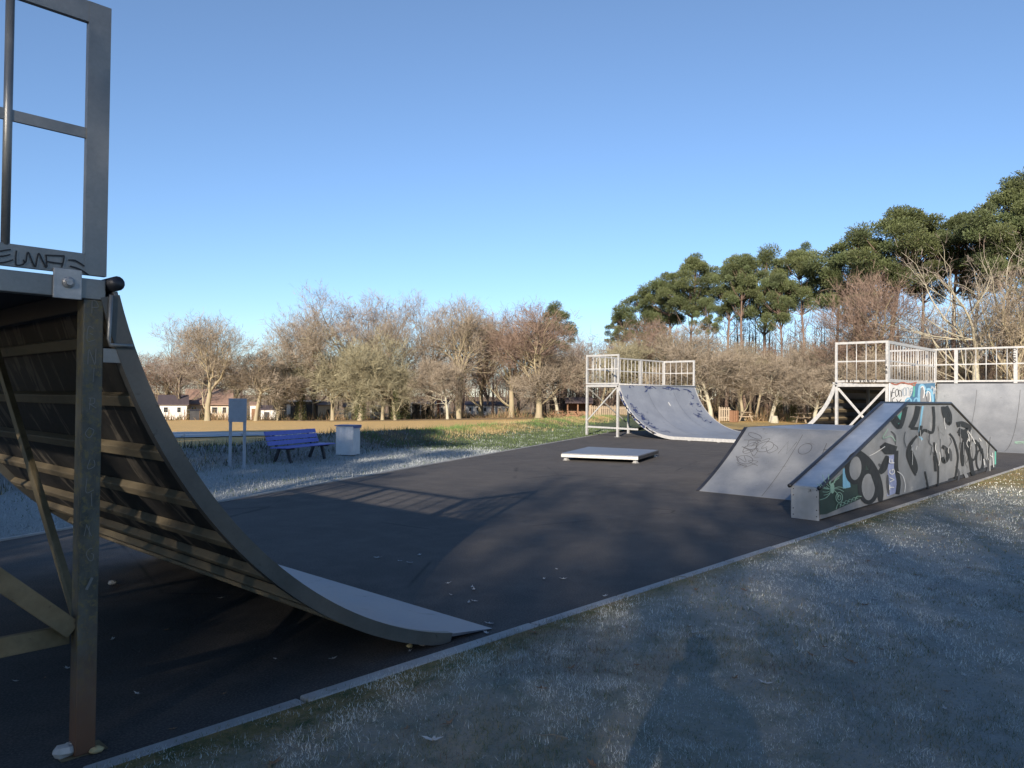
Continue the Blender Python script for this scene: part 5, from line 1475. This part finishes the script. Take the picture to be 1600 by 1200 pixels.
# ------------------------------------------------------------------ litter: leaves, stones
M['leaf'] = worn('dry_leaf', (.17,.10,.055), (.26,.17,.10), 30, .8, 0, 60, .1)
M['leaf_frost'] = worn('frosted_leaf', (.42,.41,.39), (.55,.55,.54), 30, .8, 0, 60, .1)
M['stone'] = worn('yellow_stone', (.45,.34,.16), (.55,.45,.25), 20, .8, 0, 60, .2)
def leaf_mesh(seed):
    r = random.Random(seed); mb = MB(); n = 14; vs = [(0,0,.006)]
    for k in range(n):
        t = 2*math.pi*k/n; rr = (.5+.22*math.cos(5*t)+r.uniform(-.08,.08))*(1.25 if abs(math.cos(t)) > .7 else .85)
        vs.append((rr*math.cos(t), rr*.62*math.sin(t), .05+.28*max(0, rr-.35)+r.uniform(0,.12)))
    mb.add(vs, [(0, k+1, (k+1) % n+1) for k in range(n)]); return mb
lm = [leaf_mesh(s_) for s_ in (1,2,3)]
LF = []
for k, mb in enumerate(lm):
    o = mb.build('fallen_leaf', M['leaf']); LF.append(o)
lu = [False]*3
def leaf(x, y, z, sz, frosted, label, group):
    k = rs.randint(0, 2)
    if lu[k]: o = LF[k].copy(); COL.objects.link(o)
    else: o = LF[k]; lu[k] = True
    o.location = (x, y, z); o.scale = (sz, sz, sz); o.rotation_euler = (0, 0, rs.uniform(0, 6.28))
    o.material_slots[0].link = 'OBJECT'; o.material_slots[0].material = M['leaf_frost' if frosted else 'leaf']
    tag(o, label, 'leaf', group)
for (px, py) in ((655,868),(625,877),(640,880),(700,912),(738,918),(705,930),(733,942),(742,940),(850,905),(880,905),(945,932),(765,975),(760,990),(740,922),(870,890),(590,872)):
    p = at_plane(px, py, 2, 0); leaf(p[0], p[1], .002, rs.uniform(.03,.055), True, 'frosted white leaf lying on the dark asphalt', 'frosted leaves on the asphalt')
for (px, py) in ((25,1065),(70,1060),(105,1045),(185,915),(215,1085),(640,1018),(660,1010),(300,930),(345,935),(430,1030),(260,985),(350,1085),(520,1030),(175,1000),(270,1140)):
    p = at_plane(px, py, 2, 0); leaf(p[0], p[1], .002, rs.uniform(.02,.04), rs.random() < .7, 'pale leaf scrap on the asphalt under the near quarter pipe', 'leaf scraps under the near quarter pipe')
for i in range(70):
    x = rs.uniform(1.6, 12)**1.0; y = rs.uniform(-.6+.08*x, KERB_Y-.15)
    leaf(x, y, float(lawn_z(np.array([x]), np.array([y]))[0])+.006, rs.uniform(.03,.065), rs.random() < .3, 'brown fallen leaf among the frosted grass', 'fallen leaves on the lawn')
for i in range(40):
    s0, q0 = rs.uniform(15, 24), rs.uniform(2.3, 3.6); X, Y = tr_sq(s0, q0)
    leaf(float(X), float(Y), gz(float(X), float(Y))+.02, rs.uniform(.08,.16), rs.random() < .2, 'dry leaf heaped at the foot of the grassy bank', 'leaves at the foot of the bank')
for (px, py, sz, mt, nm, lb2, ct) in ((150,1177,.024,'stone','pebble','small yellow stone beside the foot of the near ramp leg','stone'), (104,1182,.045,'leaf_frost','paper_scrap','crumpled pale scrap beside the foot of the near ramp leg','litter'), (640,1012,.02,'stone','pebble','small tan stone under the nose of the near quarter pipe','stone'), (176,914,.03,'leaf_frost','pebble','pale round stone in the dark under the near quarter pipe','stone')):
    p = at_plane(px, py, 2, 0); mb = MB(); r2 = random.Random(px); vs = []; fs = []
    for a in range(5):
        for b in range(8):
            t, f_ = math.pi*a/4, 6.283*b/8; k = sz*r2.uniform(.8,1.15)
            vs.append((p[0]+k*1.3*math.sin(t)*math.cos(f_), p[1]+k*math.sin(t)*math.sin(f_), sz*.62+k*.62*math.cos(t)))
    for a in range(4):
        for b in range(8): fs.append((a*8+b, a*8+(b+1) % 8, a*8+8+(b+1) % 8, a*8+8+b))
    mb.add(vs, fs, 0, nm == 'pebble'); tag(mb.build(nm, M[mt]), lb2, ct)

M['stick'] = worn('grey_stick', (.20,.17,.13), (.30,.26,.20), 20, .8, 0, 60, .1)
for i, (px, py, L, a) in enumerate(((1330,1075,.42,.4),(860,1155,.16,2.0),(1240,1052,.12,1.2),(1480,985,.22,.1),(1060,905,.14,2.6),(1180,960,.18,.9))):
    p = at_plane(px, py, 2, .03); mb = MB()
    d = Vector((math.cos(a), math.sin(a), 0)); q = Vector((p[0], p[1], .045))
    mb.tube([q-d*L*.5, q-d*L*.1+Vector((.004,.008,.006)), q+d*L*.25+Vector((-.006,-.004,.0)), q+d*L*.5], [.0035,.003,.0025,.0012], 5)
    tag(mb.build('fallen_twig', M['stick']), 'thin dead twig lying on the frosted lawn', 'twig', 'dead twigs on the lawn')
# ------------------------------------------------------------------ the photographer, whose long shadow lies on the lawn
def person():
    root = empty('person', (-.36, -.24, .02), 'person in a dark coat holding up a phone on the frosted lawn', 'person', rz=AZ)
    # local axes: +x the way the camera looks, +y to the left
    J = {'pelvis':(0,0,.95,.155),'waist':(0,0,1.08,.145),'chest':(.0,0,1.28,.165),'upper':(.0,0,1.42,.12),'neck':(.015,0,1.53,.058),
         'hipL':(0,.10,.90,.105),'kneeL':(.03,.12,.50,.068),'ankL':(-.01,.13,.10,.048),'toeL':(.17,.15,.045,.038),
         'hipR':(0,-.10,.90,.105),'kneeR':(.03,-.12,.50,.068),'ankR':(-.01,-.13,.10,.048),'toeR':(.17,-.15,.045,.038),
         'shL':(.0,.19,1.43,.072),'elL':(.10,.25,1.17,.055),'wrL':(.30,.085,1.44,.034),
         'shR':(.0,-.19,1.43,.072),'elR':(.10,-.25,1.17,.055),'wrR':(.30,-.085,1.44,.034)}
    E_ = [('pelvis','waist'),('waist','chest'),('chest','upper'),('upper','neck'),('pelvis','hipL'),('hipL','kneeL'),('kneeL','ankL'),('ankL','toeL'),('pelvis','hipR'),('hipR','kneeR'),('kneeR','ankR'),('ankR','toeR'),('upper','shL'),('shL','elL'),('elL','wrL'),('upper','shR'),('shR','elR'),('elR','wrR')]
    ve = dict((k, v) for k, v in J.items()); ed = list(E_)
    ve['head0'] = (.03,0,1.60,.078); ve['head1'] = (.025,0,1.68,.098); ve['head2'] = (.01,0,1.75,.075)
    ed += [('neck','head0'),('head0','head1'),('head1','head2')]
    for sg, nm in ((1,'L'),(-1,'R')):
        ve['palm'+nm] = (.335, sg*.066, 1.475, .026); ed.append(('wr'+nm, 'palm'+nm))
        for k in range(4):
            L = (.030,.035,.033,.026)[k]; z = 1.50-.022*k
            a, b, c = 'f%d%sa' % (k,nm), 'f%d%sb' % (k,nm), 'f%d%sc' % (k,nm)
            ve[a] = (.355, sg*.074, z, .0095); ve[b] = (.355+L*.4, sg*.084, z+.004, .0085); ve[c] = (.358+L*.5, sg*(.084-L*.45), z+.006, .0075)
            ed += [('palm'+nm, a), (a, b), (b, c)]
        ve['t1'+nm] = (.325, sg*.058, 1.505, .011); ve['t2'+nm] = (.332, sg*.035, 1.525, .009); ed += [('palm'+nm, 't1'+nm), ('t1'+nm, 't2'+nm)]
    keys = list(ve); ix = {k: i for i, k in enumerate(keys)}
    me = bpy.data.meshes.new('body'); me.from_pydata([ve[k][:3] for k in keys], [(ix[a], ix[b]) for a, b in ed], [])
    M['coat'] = flat('dark_coat_cloth', (.03,.032,.04), .85); M['skin'] = flat('skin', (.45,.28,.20), .55); M['hair'] = flat('brown_hair', (.05,.03,.02), .6)
    me.materials.append(M['coat'])
    o = bpy.data.objects.new('body', me); COL.objects.link(o); o.parent = root
    sk = o.modifiers.new('skin', 'SKIN'); sk.use_smooth_shade = True
    for i, k in enumerate(keys):
        me.skin_vertices[0].data[i].radius = (ve[k][3], ve[k][3]*(1.0 if k not in ('chest','waist','pelvis') else 1.15))
        me.skin_vertices[0].data[i].use_root = (k == 'pelvis')
    sb = o.modifiers.new('subdivision', 'SUBSURF'); sb.levels = 1; sb.render_levels = 1
    mb = MB(); vs = []; fs = []
    for a in range(9):
        for b in range(14):
            t, f_ = math.pi*.62*a/8, 6.283*b/14
            vs.append((.004+.112*math.sin(t)*math.cos(f_)-.02*(t > 1), .096*math.sin(t)*math.sin(f_), 1.70+.132*math.cos(t)))
    for a in range(8):
        for b in range(14): fs.append((a*14+b, a*14+(b+1) % 14, a*14+14+(b+1) % 14, a*14+14+b))
    mb.add(vs, fs, 0, True); mb.build('hair', M['hair'], root, local=True)
    z0 = 1.47
    ph = empty('mobile_phone', (-.36, -.24, .02), 'black phone held up by the person', 'phone', rz=AZ)
    mb = MB(); mb.box(.352, .360, -.072, .072, z0, z0+.072); mb.build('case', M['dark'], ph, local=True, bevel=.003)
    mb = MB(); mb.box(.3505, .3518, -.066, .066, z0+.004, z0+.068); mb.build('screen', M['glass'], ph, local=True)
person()
